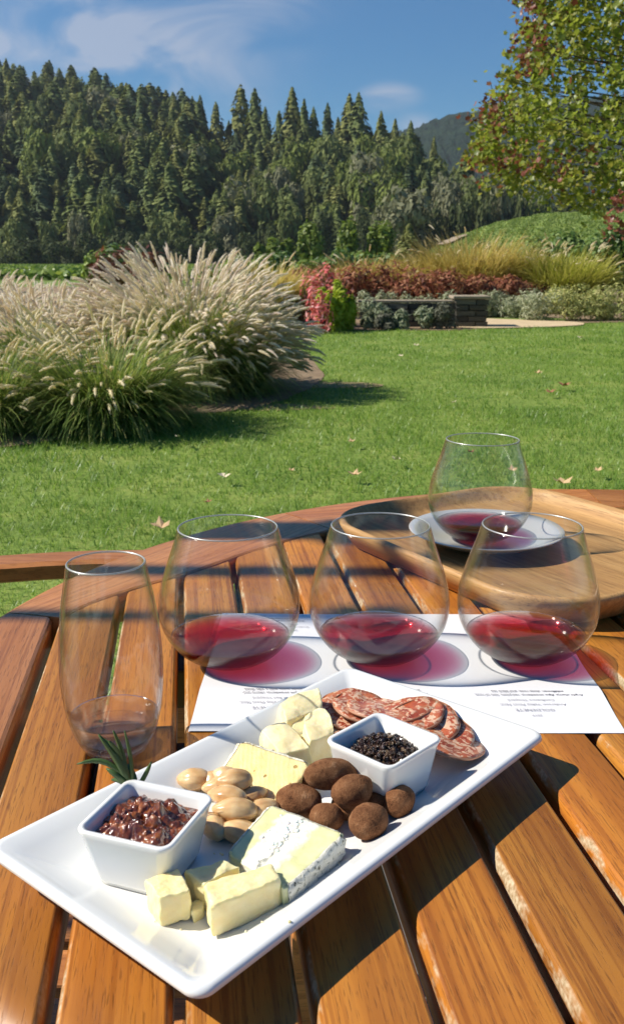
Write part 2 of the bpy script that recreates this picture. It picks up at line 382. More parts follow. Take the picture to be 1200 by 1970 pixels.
# ground materials
def ground_mat(name, stops, sc, rough=.95, bump=.4, bd=.03, detail=8):
    s = NT(name); v = s.coord('Object'); a = s.noise(v, sc, detail, .6); b = s.noise(v, sc * 9, 4, .6)
    c = s.ramp(s.math('ADD', s.math('MULTIPLY', a, .6), s.math('MULTIPLY', b, .4)), stops)
    s.set(base=c, rough=rough, spec=.2, normal=s.bump(s.math('ADD', a, b), bump, bd)); return s.m
G_LAWN = ground_mat('lawn_soil_and_thatch', [(.32, (.09, .14, .028)), (.5, (.17, .24, .045)), (.68, (.28, .31, .08))], 2.2)
G_SOIL = ground_mat('bed_soil', [(.3, (.14, .095, .06)), (.5, (.27, .19, .12)), (.7, (.40, .30, .20))], 6)
G_PATH = ground_mat('decomposed_granite', [(.3, (.50, .37, .22)), (.7, (.66, .52, .34))], 5)
G_FIELD = ground_mat('distant_field', [(.3, (.10, .16, .03)), (.6, (.17, .23, .05)), (.75, (.24, .27, .08))], .05, bd=.3)
G_HILL = ground_mat('forest_floor', [(.3, (.02, .03, .012)), (.7, (.05, .06, .025))], .05, bd=.5)
G_PAVE = ground_mat('pale_paving', [(.3, (.13, .13, .12)), (.7, (.20, .19, .175))], 8, .9, .2, .005)
def slope_mat():
    s = NT('vineyard_slope'); v = s.coord('Object'); a = s.noise(v, .06, 5); b = s.noise(v, 1.2, 5)
    c = s.ramp(s.math('ADD', s.math('MULTIPLY', a, .6), s.math('MULTIPLY', b, .4)), [(.35, (.15, .21, .05)), (.5, (.20, .27, .065)), (.65, (.28, .32, .09))])
    s.set(base=c, rough=.95, spec=.1, normal=s.bump(b, .6, .5)); return s.m
G_SLOPE = slope_mat()
FAR_FOREST = ground_mat('far_forested_ridge', [(.38, (.008, .026, .012)), (.6, (.028, .060, .024))], .03, 1, 1.0, 14)
BARK = ground_mat('bark', [(.3, (.05, .035, .025)), (.7, (.16, .12, .09))], 12, .9, .6, .01)

# ------------------------------------------------------------------ terrain and ground
def px_of(x, y): return 600 + 1911 * x / y
SKY_PX = np.array([-600, -200, 0, 100, 200, 300, 385, 402, 450, 520, 600, 700, 760, 820, 900, 1000, 1060, 1200, 1800.])
SKY_PY = np.array([125, 112, 122, 132, 152, 180, 200, 262, 258, 262, 255, 262, 262, 285, 322, 366, 398, 402, 400.])
RIDGE_D = np.array([480, 480, 480, 470, 450, 430, 400, 370, 360, 350, 340, 320, 300, 290, 270, 240, 220, 220, 220.])
def hill_z(x, y):
    p = px_of(x, np.maximum(y, 1.0)); sp = np.interp(p, SKY_PX, SKY_PY); rd = np.interp(p, SKY_PX, RIDGE_D)
    te = np.tan(np.arctan((985 - sp) / 1850) - TH)
    tree = np.interp(p, [0, 400, 800, 1100], [18, 17, 13, 7.])
    H = te * rd + CH - tree; base = np.interp(p, [0, 600, 1000, 1200], [225, 215, 190, 185.])
    t = np.clip((y - base) / (rd - base), 0, 1.6)
    s = np.where(t < 1, t * (1.55 - .55 * t), 1.0 - (t - 1) * .35)
    return np.maximum(H, 0) * s
def slope_z(x, y):
    p = px_of(x, np.maximum(y, 1.0))
    t = np.clip((y - 62) / 100, 0, 1); s = t * (1.25 - .25 * t); q = np.interp(p, [735, 800, 830, 880, 950, 1040, 1200, 1600], [0, .10, .33, .56, .79, .95, 1.0, 1.0])
    return 8.9 * s * q
def grid_mesh(name, xs, ys, zf, mat, fan=False):
    X, Y = np.meshgrid(xs, ys)
    if fan: X = X * Y
    Z = zf(X, Y); V = np.stack([X, Y, Z], -1).reshape(-1, 3); n = len(xs); m = len(ys)
    i = np.arange((m - 1) * n).reshape(m - 1, n)[:, :-1].ravel(); F = np.stack([i, i + 1, i + n + 1, i + n], -1)
    return mesh(name, V, F, mat, True)
obj('distant_field', mesh('distant_field', [(-1290, -35, -.02), (1290, -35, -.02), (1290, 1590, -.02), (-1290, 1590, -.02)], [(0, 1, 2, 3)], G_FIELD), kind='structure')
obj('lawn', grid_mesh('lawn', np.linspace(-9, 12, 40), np.linspace(-2, 18.6, 60), lambda x, y: 0 * x, G_LAWN), kind='structure')
obj('forest_hill', grid_mesh('forest_hill', np.linspace(-.62, .75, 160), np.linspace(183, 620, 90), lambda x, y: hill_z(x, y) - .3, G_HILL, True), kind='structure')
obj('vineyard_slope', grid_mesh('vineyard_slope', np.linspace(.06, .8, 80), np.linspace(58, 186, 60), lambda x, y: slope_z(x, y) + .05, G_SLOPE, True), kind='structure')
def far_z(x, y):
    p = px_of(x, y); sp = np.interp(p, [300, 700, 790, 830, 870, 920, 1050, 1300, 1800], [330, 272, 258, 240, 230, 226, 205, 190, 180])
    H = np.tan(np.arctan((985 - sp) / 1850) - TH) * 1400
    t = np.clip((y - 900) / 500, 0, 1.3); s = np.where(t < 1, t * (2 - t), 1 - (t - 1) * .3)
    n = np.array([noise.noise(Vector((a * .02, b * .02, 0))) for a, b in zip(np.ravel(x), np.ravel(y))]).reshape(np.shape(x))
    return H * s + 6 * n + (np.ravel(rng.random(np.size(x))).reshape(np.shape(x)) - .5) * 9
obj('far_ridge', grid_mesh('far_ridge', np.linspace(0.0, .8, 260), np.linspace(900, 1550, 50), far_z, FAR_FOREST, True), kind='structure')

def blob_sheet(name, pts, z, mat, label=None, kind='structure', sub=6, amp=.05):
    P = []
    n = len(pts)
    for i in range(n):
        p0, p1, p2, p3 = [Vector((*pts[(i + k - 1) % n], 0)) for k in range(4)]
        for k in range(sub):
            t = k / sub; q = .5 * ((2 * p1) + (p2 - p0) * t + (2 * p0 - 5 * p1 + 4 * p2 - p3) * t * t + (3 * p1 - p0 - 3 * p2 + p3) * t ** 3)
            q += Vector((noise.noise(q * 3.1), noise.noise(q * 3.1 + Vector((9, 3, 1))), 0)) * amp
            P.append((q.x, q.y, z))
    return obj(name, mesh(name, P, [tuple(range(len(P)))], mat), kind=kind), P
def G(px, py): p = on_plane(px, py, 0); return (p.x, p.y)
BED_A = [G(-260, 870), G(0, 862), G(140, 842), G(300, 812), G(360, 800), G(440, 792), G(530, 775), G(612, 738), G(612, 705), G(540, 665), G(300, 640), G(0, 640), G(-300, 650)]
_, BED_A_P = blob_sheet('planting_bed_soil', BED_A, .006, G_SOIL)
BED_B = [(-8.5, 17.4), (-4, 16.6), (-.2, 15.3), (.9, 15.2), (2.75, 15.5), (2.95, 18.9), (4.6, 18.6), (4.6, 17.0), (6.0, 17.3), (12, 18.0), (18, 22), (14, 40), (-16, 40), (-13, 22)]
_, BED_B_P = blob_sheet('planting_bed_soil', BED_B, .008, G_SOIL)
_, PATH_P = blob_sheet('gravel_path', [(2.45, 15.6), (3.6, 15.75), (4.5, 16.3), (4.55, 17.2), (3.6, 17.9), (2.75, 18.6), (2.0, 18.7), (2.2, 17)], .016, G_PATH, amp=.03)
def inside(P, X, Y):
    P = np.array(P)[:, :2]; r = np.zeros(len(X), bool); j = len(P) - 1
    for i in range(len(P)):
        xi, yi = P[i]; xj, yj = P[j]
        c = ((yi > Y) != (yj > Y)) & (X < (xj - xi) * (Y - yi) / (yj - yi + 1e-12) + xi); r ^= c; j = i
    return r

# ------------------------------------------------------------------ grass blades of the lawn
def blades(P, h, w, lean, az, segs=2, curve=.6):
    """P Nx3 bases; ribbon blades, vectorised -> V, F(quads)"""
    N = len(P); d = np.stack([np.cos(az), np.sin(az), 0 * az], -1); s = np.stack([-np.sin(az), np.cos(az), 0 * az], -1)
    V = np.zeros((N, segs + 1, 2, 3), np.float32)
    for k in range(segs + 1):
        t = k / segs; out = (lean * t + curve * lean * t * t)[:, None] * h[:, None]; up = (h * t * (1 - .25 * t * lean))[:, None]
        c = P + d * out + np.array([0, 0, 1.]) * up; ww = (w * (1 - t) ** .6 * .5 + w * .04)[:, None]
        V[:, k, 0] = c - s * ww; V[:, k, 1] = c + s * ww
    base = (np.arange(N) * (segs + 1) * 2)[:, None]
    F = np.concatenate([base + np.array([2 * k, 2 * k + 1, 2 * k + 3, 2 * k + 2])[None] for k in range(segs)], 0)
    return V.reshape(-1, 3), F
def join_np(L):
    V = []; F = []; o = 0
    for v, f in L: V.append(v); F.append(f + o); o += len(v)
    return np.concatenate(V), np.concatenate(F)
LAWN_BLADE = leaf_mat('lawn_grass_blades', [(.075, .165, .022), (.145, .27, .04), (.245, .38, .06), (.38, .47, .12)], .45, .42, .5, nscale=.9)
DRY = [(.18, 8.35, .42, .20), (-.3, 7.0, .5, .15), (2.0, 12.5, .7, .25), (3.2, 9.0, .3, .2), (1.6, 7.2, .35, .18), (-1.0, 5.0, .2, .1)] + [(float(rng.uniform(-.32, .34)) * yy, yy, float(rng.uniform(.10, .32)), float(rng.uniform(.06, .16))) for yy in rng.uniform(3.6, 14.5, 46)]
L = []
for (y0, y1, dens, hh, ww, segs) in [(1.6, 4.2, 5200, .034, .0030, 2), (4.2, 7.0, 3000, .034, .0042, 2), (7.0, 11, 1500, .034, .006, 1), (11, 17.2, 750, .036, .009, 1)]:
    A = .5 * (y1 - y0) * (y0 + y1) * .80 + 1.2 * (y1 - y0); N = int(A * dens)
    y = np.sqrt(rng.random(N) * (y1 ** 2 - y0 ** 2) + y0 ** 2); x = (rng.random(N) - .5) * (.80 * y + 1.0) + .02 * y
    n1 = np.sin(x * 3.1 + np.sin(y * 2.3)) * np.sin(y * 2.7 + np.sin(x * 1.9)); keep = rng.random(N) < .82 + .18 * n1
    keep &= ~inside(BED_A_P, x, y) & ~inside(BED_B_P, x, y) & ~inside(PATH_P, x, y)
    for (cx, cy_, rx, ry) in DRY: keep &= ~((((x - cx) / rx) ** 2 + ((y - cy_) / ry) ** 2 + .5 * np.sin(x * 23 + y * 17) < 1) & (rng.random(N) < .5))
    x = x[keep]; y = y[keep]; N = len(x)
    h = hh * (.55 + .75 * rng.random(N)) * (1 + .25 * np.sin(x * 5 + y * 3)); w = ww * (.7 + .6 * rng.random(N))
    L.append(blades(np.stack([x, y, 0 * x], -1), h, w, .15 + .9 * rng.random(N), rng.random(N) * 2 * np.pi, segs))
V, F = join_np(L); print('lawn blades tris', len(F) * 2)
obj('lawn_grass', mesh('lawn_grass', V, F, LAWN_BLADE), kind='stuff', label='short green lawn grass between the table and the garden beds')
DRYG = ground_mat('dry_thatch', [(.3, (.22, .17, .08)), (.7, (.42, .32, .17))], 9)
for (cx, cy_, rx, ry) in DRY[:2]:
    blob_sheet('dry_patch', [(cx + rx * math.cos(a), cy_ + ry * math.sin(a)) for a in np.linspace(0, 2 * math.pi, 9)[:-1]], .004, DRYG, amp=.12)

# fallen leaves on the lawn
def star_leaf(s=1.0, lobes=5, curl=.15, seed=0):
    r_ = random.Random(seed); V = [(0, 0, 0)]; n = lobes * 2
    for i in range(n + 1):
        a = -math.pi * .5 + math.pi * 2 * (i + .0) / (n) ; 
        rr = (1.0 if i % 2 == 1 else .60) * (.85 + .3 * r_.random()); 
        V.append((s * .5 * rr * math.cos(a), s * .5 * rr * math.sin(a), curl * s * rr * rr * (.4 + .6 * r_.random())))
    return V, [(0, i, i + 1) for i in range(1, n + 1)]
FALLEN = [flat_mat('dry_tan_leaf', (.55, .37, .19), .7), flat_mat('brown_leaf', (.30, .12, .06), .7), flat_mat('pale_leaf', (.68, .58, .40), .6)]
fallen_me = []
for i in range(6):
    v, f = star_leaf(1.0, 5, .35, i); fallen_me.append(mesh('fallen_leaf', v, f, FALLEN[i % 3]))
FL = [(311, 1014, 0, .16, 'curled tan maple leaf on the lawn just above the tumbler rim'), (431, 917, 2, .13, 'pale curled leaf on the lawn above the leftmost wine glass'),
      (401, 966, 1, .07, 'small brown leaf on the lawn between two paler leaves'), (762, 885, 2, .12, 'whitish leaf on the lawn left of the far glass'),
      (681, 914, 0, .14, 'tan leaf on the lawn left of the wooden tray'), (1080, 930, 0, .17, 'flat tan leaf at the table edge right of the far glass'),
      (676, 850, 0, .09, 'small yellow leaf on the lawn well above the tray'), (342, 840, 2, .08, 'tiny white leaf on the lawn in front of the left grass clump'),
      (1085, 742, 1, .22, 'dark brown leaf pair on the lawn at the far right'), (1058, 755, 1, .16, 'rust leaf on the lawn left of the dark leaf pair'),
      (800, 665, 2, .16, 'pale leaf on the lawn below the stone pillar'), (770, 685, 2, .13, 'cream leaf far out on the middle of the lawn'),
      (1035, 718, 0, .16, 'tan leaf on the lawn under the low maple branch'), (1115, 650, 2, .18, 'pale leaf near the gravel path end'),
      (905, 870, 1, .09, 'brown speck of a leaf seen through the far glass'), (560, 905, 0, .07, 'small tan leaf on the lawn left of centre'), (1150, 905, 0, .10, 'yellowish leaf on the lawn at the right edge'),
      (985, 905, 0, .10, 'tan leaf on the lawn near the far glass rim'), (640, 1000, 1, .06, 'brown leaf crumb by the tray corner'), (870, 775, 2, .10, 'pale leaf in the middle lawn above the far glass')]
for px, py, k, s, lab in FL:
    p = on_plane(px, py, .045)
    s *= .55
    obj('fallen_leaf', fallen_me[k + 3 * random.randint(0, 1)], None, p, (random.uniform(-.18, .18), random.uniform(-.18, .18), random.uniform(0, 6)), (s, s, s), label=lab, cat='leaf', group='fallen leaves on the lawn')

# ------------------------------------------------------------------ ornamental grasses
def arch(P, az, L_, lean, droop, segs, w0):
    """arching ribbons: returns V,F and tip pos/tangent"""
    N = len(P); d = np.stack([np.cos(az), np.sin(az), 0 * az], -1); s = np.stack([-np.sin(az), np.cos(az), 0 * az], -1)
    V = np.zeros((N, segs + 1, 2, 3), np.float32); c = P.copy(); th = lean.copy(); step = L_ / segs
    for k in range(segs + 1):
        t = k / segs; w = (w0 * (1 - t ** 2 * .9))[:, None]
        V[:, k, 0] = c - s * w; V[:, k, 1] = c + s * w
        tan = d * np.sin(th)[:, None] + np.array([0, 0, 1.]) * np.cos(th)[:, None]
        if k < segs: c = c + tan * step[:, None]; th = th + droop / segs
    base = (np.arange(N) * (segs + 1) * 2)[:, None]
    F = np.concatenate([base + np.array([2 * k, 2 * k + 1, 2 * k + 3, 2 * k + 2])[None] for k in range(segs)], 0)
    return V.reshape(-1, 3), F, c, tan
def plume_mesh(seed, Ln=.13, rad=.0145):
    r_ = np.random.default_rng(seed); V = []; F = []
    segs = 6; n = 5; bend = r_.uniform(.2, .7)
    cs = []
    for k in range(segs + 1):
        t = k / segs; th = bend * t; x = Ln * (1 - math.cos(bend * t)) / max(bend, .01); z = Ln * math.sin(bend * t) / bend
        cs.append((x, z, th)); rr = rad * (math.sin(math.pi * min(1, .12 + t * .86)) ** .6) * .62
        for j in range(n):
            a = 2 * math.pi * (j + k * .5) / n; q = rr * r_.uniform(.75, 1.25); V.append((x + q * math.cos(a) * math.cos(th), q * math.sin(a), z - q * math.cos(a) * math.sin(th)))
    for k in range(segs):
        for j in range(n):
            a = k * n + j; b = k * n + (j + 1) % n; F += [(a, b, b + n), (a, b + n, a + n)]
    for i in range(46):                                  # bristles
        t = r_.uniform(.02, .98); x = Ln * (1 - math.cos(bend * t)) / bend; z = Ln * math.sin(bend * t) / bend; a = r_.uniform(0, 6.28); th = bend * t
        out = np.array([math.cos(a) * math.cos(th), math.sin(a), -math.cos(a) * math.sin(th)]); tg = np.array([math.sin(th), 0, math.cos(th)])
        c = np.array([x, 0, z]); tip = c + out * rad * r_.uniform(.9, 1.5) * (1.1 - .5 * t) + tg * rad * 1.3; sd = np.cross(out, tg) * rad * .13
        o = len(V); V += [tuple(c - sd), tuple(c + sd), tuple(tip)]; F.append((o, o + 1, o + 2))
    return np.array(V, np.float32), np.array(F)
PL_VAR = [plume_mesh(i) for i in range(6)]
PLUME_M = [leaf_mat('cream_plume', [(.76, .63, .44), (.90, .80, .63), (.94, .88, .78)], .55, .8, .1), leaf_mat('pink_plume', [(.84, .72, .70), (.93, .84, .82), (.96, .92, .90)], .55, .8, .1)]
plume_me = {(i, k): mesh('flower_plume', PL_VAR[i][0], PL_VAR[i][1], PLUME_M[k]) for i in range(6) for k in range(2)}
FOUNTAIN_LEAF = leaf_mat('fountain_grass_leaf', [(0.091, 0.156, 0.033), (0.182, 0.273, 0.058), (0.286, 0.364, 0.091), (0.442, 0.416, 0.169)], .4, .5, .3)
def rot_to(tan, az):
    z = Vector(tan).normalized(); y = Vector((-math.sin(az), math.cos(az), 0)); x = y.cross(z).normalized(); y = z.cross(x)
    return Matrix((x, y, z)).transposed()
def fountain(x, y, rad, H, nb, npl, label, pink_above, nind=110, seed=0, group='fountain grasses at the lawn edge', green=False):
    global rng
    t = thing('fountain_grass', label, 'ornamental grass', (x, y, .01), 0, group)
    r_ = np.random.default_rng(seed); az = r_.random(nb) * 2 * np.pi; rr = rad * .45 * np.sqrt(r_.random(nb))
    P = np.stack([rr * np.cos(az), rr * np.sin(az), 0 * az], -1); az2 = az + r_.normal(0, .5, nb)
    L_ = H * (.55 + .65 * r_.random(nb)); lean = .12 + .65 * r_.random(nb) ** 1.2 + .25 * rr / rad; out_ = r_.random(nb) < .3; lean = np.where(out_, lean + .45, lean); L_ = np.where(out_, L_ * .85, L_)
    V, F, _, _ = arch(P, az2, L_, lean, .6 + 1.5 * r_.random(nb), 6, .0032 + .0025 * r_.random(nb))
    obj('leaf_blades', mesh('leaf_blades', V, F, FOUNTAIN_LEAF), t, kind='stuff')
    az = r_.random(npl) * 2 * np.pi; q = r_.random(npl); rr = rad * .4 * np.sqrt(r_.random(npl))
    P = np.stack([rr * np.cos(az), rr * np.sin(az), 0 * az], -1); lean = .04 + .78 * q ** .8; L_ = H * (1.0 - .12 * lean) * (.72 + .34 * r_.random(npl))
    droop = .25 + .75 * lean * (.4 + .8 * r_.random(npl)); az2 = az + r_.normal(0, .45, npl)
    V, F, tip, tan = arch(P, az2, L_, lean, droop, 5, np.full(npl, .0016))
    obj('stems', mesh('stems', V, F, FOUNTAIN_LEAF), t, kind='stuff')
    face = -(tip[:, 1] * 1.0) + tip[:, 2] * .6                 # the ones nearest the lawn are picked out singly
    order = np.argsort(-face); ind = set(order[:nind].tolist())
    LV = {0: [], 1: []}; LF = {0: [], 1: []}; O = {0: 0, 1: 0}
    for i in range(npl):
        k = 1 if (tip[i, 2] + r_.normal(0, .1) > pink_above) else 0
        vi = int(r_.integers(6)); s = r_.uniform(.75, 1.25); M3 = rot_to(tan[i], az2[i])
        if i in ind:
            o = obj('flower_plume', plume_me[(vi, k)], t, tip[i], M3.to_euler(), (s, s, s))
        else:
            v = (PL_VAR[vi][0] * s) @ np.array(M3).T + tip[i]; LV[k].append(v); LF[k].append(PL_VAR[vi][1] + O[k]); O[k] += len(v)
    for k in (0, 1):
        if LV[k]: obj('flower_plumes', mesh('flower_plumes', np.concatenate(LV[k]), np.concatenate(LF[k]), PLUME_M[k]), t, kind='stuff')
    return t
fountain(-1.33, 6.2, .60, .68, 5600, 150, 'near green fountain grass clump with few buff plumes at the lower left lawn edge', 9, 100, 1, green=True)
fountain(-2.05, 6.1, .55, .66, 2600, 120, 'green fountain grass clump cut by the left edge of the picture', 9, 50, 7, green=True)
fountain(-.99, 7.85, .52, 1.04, 4200, 1400, 'biggest fountain grass clump with pink and cream plumes above the middle of the bed', .42, 170, 2)
fountain(-.58, 7.95, .28, .62, 1700, 380, 'fountain grass clump at the right tip of the bed next to the open lawn', .62, 90, 3)
fountain(-1.45, 8.2, .6, .80, 1800, 800, 'pink plumed fountain grass clump left of the biggest clump', .30, 80, 4)
fountain(-2.2, 8.0, .75, .80, 2000, 850, 'pale pink fountain grass clump behind the near green clump at the left edge', .28, 80, 5)
fountain(-3.2, 9.3, .8, .86, 1500, 600, 'farthest pale plumed fountain grass clump at the left edge of the picture', .4, 60, 6)

# ------------------------------------------------------------------ leafy shrubs and far planting
def leaf_cloud(n, rx, ry, rz, leaf, lobes=7, seed=0, shell=.55, aspect=1.6, up=.3, base_z=0.0, lobe_r=.45, droop=0.0):
    r_ = np.random.default_rng(seed)
    a = r_.random(lobes) * 6.283; q = np.sqrt(r_.random(lobes)) * .62; lc = np.stack([q * np.cos(a), q * np.sin(a), .15 + .72 * r_.random(lobes)], -1)
    li = r_.integers(lobes, size=n); d = r_.normal(size=(n, 3)); d /= np.linalg.norm(d, axis=1)[:, None]
    rad = lobe_r * (shell + (1 - shell) * r_.random(n) ** .5) * (.8 + .4 * r_.random(lobes)[li])
    P = lc[li] + d * rad[:, None] * np.array([1, 1, .8]); P[:, 2] = np.abs(P[:, 2])
    P = P * np.array([rx, ry, rz]); P[:, 2] += base_z
    nrm = d + np.array([0, 0, up]) + r_.normal(size=(n, 3)) * .33; nrm /= np.linalg.norm(nrm, axis=1)[:, None]
    t = r_.normal(size=(n, 3)); t[:, 2] -= droop; t -= (t * nrm).sum(1)[:, None] * nrm; t /= np.linalg.norm(t, axis=1)[:, None]; b = np.cross(nrm, t)
    s = leaf * (.6 + .8 * r_.random(n))[:, None]
    V = np.stack([P - t * s * aspect * .5, P + b * s * .35 , P + t * s * aspect * .5, P - b * s * .35], 1).reshape(-1, 3)
    F = np.arange(n * 4).reshape(n, 4)
    return V, F
def shrub(name, label, cat, x, y, rx, ry, rz, n, leaf, mat, seed, group=None, aspect=1.6, stems=True, **k):
    t = thing(name, label, cat, (x, y, .01), 0, group)
    V, F = leaf_cloud(n, rx, ry, rz, leaf, seed=seed, aspect=aspect, **k); obj('foliage', mesh('foliage', V, F, mat), t, kind='stuff')
    if stems:
        r_ = random.Random(seed); parts = []
        for i in range(6):
            a = r_.uniform(0, 6.28); parts.append(tube([(0, 0, -.01), (rx * .2 * math.cos(a), ry * .2 * math.sin(a), rz * .4), (rx * .5 * math.cos(a), ry * .5 * math.sin(a), rz * .8)], [rz * .02, rz * .014, rz * .006], 5))
        v, f, _ = merge(parts); obj('stems', mesh('stems', v, f, BARK), t)
    return t
RED = leaf_mat('barberry_red', [(.12, .04, .028), (.26, .085, .05), (.38, .15, .08), (.46, .27, .13)], .3, .6, .2)
DRED = leaf_mat('deep_maroon', [(.06, .02, .015), (.14, .05, .03), (.24, .10, .05)], .3)
OCHRE = leaf_mat('ochre_grass', [(.36, .28, .07), (.54, .41, .13), (.66, .52, .23), (.44, .42, .12)], .4, .6, .2)
YGREEN = leaf_mat('yellow_green_grass', [(0.270, 0.297, 0.047), (0.432, 0.432, 0.081), (0.567, 0.513, 0.176)], .4)
SAGE = leaf_mat('sage_grey', [(0.221, 0.260, 0.156), (0.351, 0.377, 0.234), (0.468, 0.468, 0.325)], .25, .8, .1)
SAGEY = leaf_mat('sage_yellow', [(0.270, 0.311, 0.108), (0.432, 0.446, 0.162), (0.567, 0.513, 0.243)], .25, .8, .1)
SILVER = leaf_mat('silver_blue', [(.16, .19, .11), (.27, .31, .19), (.42, .44, .31)], .25, .7, .2)
LAV = leaf_mat('lavender_grey', [(.08, .085, .06), (.15, .155, .115), (.22, .22, .17)], .2, .8, .1)
LIME = leaf_mat('lime_leaf', [(.28, .38, .03), (.46, .56, .05), (.58, .64, .10)], .5, .5, .3)
PINK = leaf_mat('pink_bloom', [(.62, .10, .12), (.78, .22, .22), (.80, .42, .42)], .3, .6, .1)
VINE = leaf_mat('vine_leaf', [(0.049, 0.098, 0.020), (0.098, 0.182, 0.035), (0.168, 0.266, 0.063), (0.280, 0.350, 0.126)], .35, .45, .5)
VINEY = leaf_mat('vine_leaf_bright', [(0.112, 0.182, 0.028), (0.196, 0.294, 0.056), (0.336, 0.406, 0.098)], .4, .45, .5)
def gclump(name, label, x, y, rad, H, n, mat, seed, group, pl=0, plm=0, w=.006, cat='ornamental grass'):
    t = thing(name, label, cat, (x, y, .01), 0, group); n = int(n * 1.8); r_ = np.random.default_rng(seed); az = r_.random(n) * 2 * np.pi; rr = rad * .6 * np.sqrt(r_.random(n))
    P = np.stack([rr * np.cos(az), rr * np.sin(az), 0 * az], -1)
    V, F, _, _ = arch(P, az + r_.normal(0, .6, n), H * (.55 + .6 * r_.random(n)), .05 + .5 * r_.random(n) + .2 * rr / rad, .4 + 1.2 * r_.random(n), 5, w * (.6 + .8 * r_.random(n)))
    obj('leaf_blades', mesh('leaf_blades', V, F, mat), t, kind='stuff')
    if pl:
        az = r_.random(pl) * 2 * np.pi; rr = rad * .4 * np.sqrt(r_.random(pl)); P = np.stack([rr * np.cos(az), rr * np.sin(az), 0 * az], -1); lean = .03 + .6 * r_.random(pl)
        _, _, tip, tan = arch(P, az, H * (.8 + .3 * r_.random(pl)), lean, .3 + .5 * r_.random(pl), 5, np.full(pl, .002)); LV = []; LF = []; O = 0
        for i in range(pl):
            vi = int(r_.integers(6)); v = (PL_VAR[vi][0] * np.array([1.5, 1.5, 1.5])) @ np.array(rot_to(tan[i], az[i])).T + tip[i]; LV.append(v); LF.append(PL_VAR[vi][1] + O); O += len(v)
        obj('flower_plumes', mesh('flower_plumes', np.concatenate(LV), np.concatenate(LF), PLUME_M[plm]), t, kind='stuff')
    return t
def GX(px, y): return ray(px, 503).x / ray(px, 503).y * y
g = 'red shrubs behind the stone wall'
for i, (px, y, r, h, lab) in enumerate([(545, 17.6, .55, .72, 'leftmost dark red shrub beside the pink plumes'), (600, 18.6, .6, .78, 'red shrub behind the pink flowers'), (672, 19.3, .65, .80, 'maroon shrub above the lime green plant'),
        (735, 19.4, .65, .80, 'maroon shrub behind the left half of the stone wall'), (795, 19.3, .7, .82, 'red shrub behind the right half of the stone wall'), (855, 19.6, .7, .78, 'red shrub directly above the stone pillar'),
        (915, 20.0, .65, .66, 'orange red shrub right of the stone pillar'), (975, 20.4, .7, .6, 'rust red shrub above the middle of the gravel path'), (1030, 20.8, .5, .5, 'rightmost rust red shrub under the yellow green grass')]):
    shrub('red_shrub', lab, 'shrub', GX(px, y), y, r, r, h * 1.03, 2600, .05, RED, 40 + i, g, aspect=2.6, lobes=12, shell=.25, lobe_r=.5)
g = 'ochre grasses behind the red shrubs'
for i, (px, y, r, h, lab, m) in enumerate([(500, 16.2, .7, 1.05, 'ochre grass clump behind the right shoulder of the pink fountain grass', OCHRE), (640, 21.5, .7, .92, 'low ochre grass behind the pink flowers', OCHRE), (705, 22, .8, .98, 'ochre grass behind the maroon shrubs left of the big clump', OCHRE),
        (775, 22, .85, 1.12, 'tawny grass clump above the stone wall', OCHRE), (840, 22.3, .9, 1.22, 'tawny grass left of the tallest ochre clump', OCHRE), (905, 22.3, 1.0, 1.45, 'tallest ochre grass clump in the garden bed', OCHRE), (965, 22.6, 1.0, 1.42, 'golden grass right of the tallest clump', OCHRE), (1030, 22.4, .95, 1.2, 'yellow grass clump left of the green mound', YGREEN), (1085, 21.6, .95, 1.12, 'green gold arching grass mound with cream plumes at the bed end', YGREEN)]):
    gclump('ochre_grass', lab, GX(px, y), y, r * 1.15, h * (1.0 + .22 * ((i * 7) % 3) / 2), 1500, m, 60 + i, g, pl=(16 if m is OCHRE else 40), w=.015)
g = 'grey green mounds along the gravel path'
for i, (px, y, r, h, m, lab) in enumerate([(928, 18.9, .42, .42, SAGE, 'grey sage mound nearest the stone pillar'), (968, 18.9, .42, .42, SAGE, 'second sage mound from the stone pillar'), (1006, 18.5, .45, .46, SAGE, 'pale round sage mound above the path end'), (1048, 17.7, .5, .5, SAGE, 'largest pale sage mound at the right end of the path'),
        (1095, 17.7, .52, .5, SAGEY, 'olive mound right of the pale sage mounds'), (1140, 17.7, .55, .58, SAGEY, 'yellow green mound near the right edge'), (1185, 17.9, .6, .66, SAGEY, 'yellow tinted mound at the right edge of the picture'), (1240, 18.0, .6, .6, SAGEY, 'olive mound just past the right edge'), (1075, 20, .5, .5, SAGEY, 'small olive mound under the green gold grass')]):
    shrub('low_mound_plant', lab, 'plant', GX(px, y), y, r, r, h, 1500, .03, m, 80 + i, g, aspect=2.8, lobes=14, stems=False, shell=.4)
for i in range(8):
    px = 700 + i * 24; shrub('sage_plant', 'pale sage plant in the strip just behind the stone wall, number %s along it' % ['one', 'two', 'three', 'four', 'five', 'six', 'seven', 'eight'][i], 'plant', GX(px, 17.3), 17.3, .25, .2, .46, 500, .03, SAGE, 100 + i, 'sage strip behind the stone wall', aspect=2.5, stems=False)
g = 'plants in front of the stone wall'
for i, (px, y, r, h, m, lf, lab) in enumerate([(722, 15.55, .30, .42, SILVER, .045, 'tall silvery plant against the left part of the stone wall'), (745, 15.35, .22, .24, LAV, .04, 'low dark plant at the foot of the stone wall'), (772, 15.4, .2, .30, SILVER, .05, 'small silver green plant in the middle of the wall'), (815, 15.45, .24, .32, SILVER, .05, 'silver leaved plant left of the lavender bush'), (850, 15.5, .3, .38, LAV, .03, 'grey lavender bush against the stone pillar')]):
    shrub('wall_foot_plant', lab, 'plant', GX(px, y), y, r, r * .8, h, 900, lf, m, 120 + i, g, aspect=1.8, stems=False)
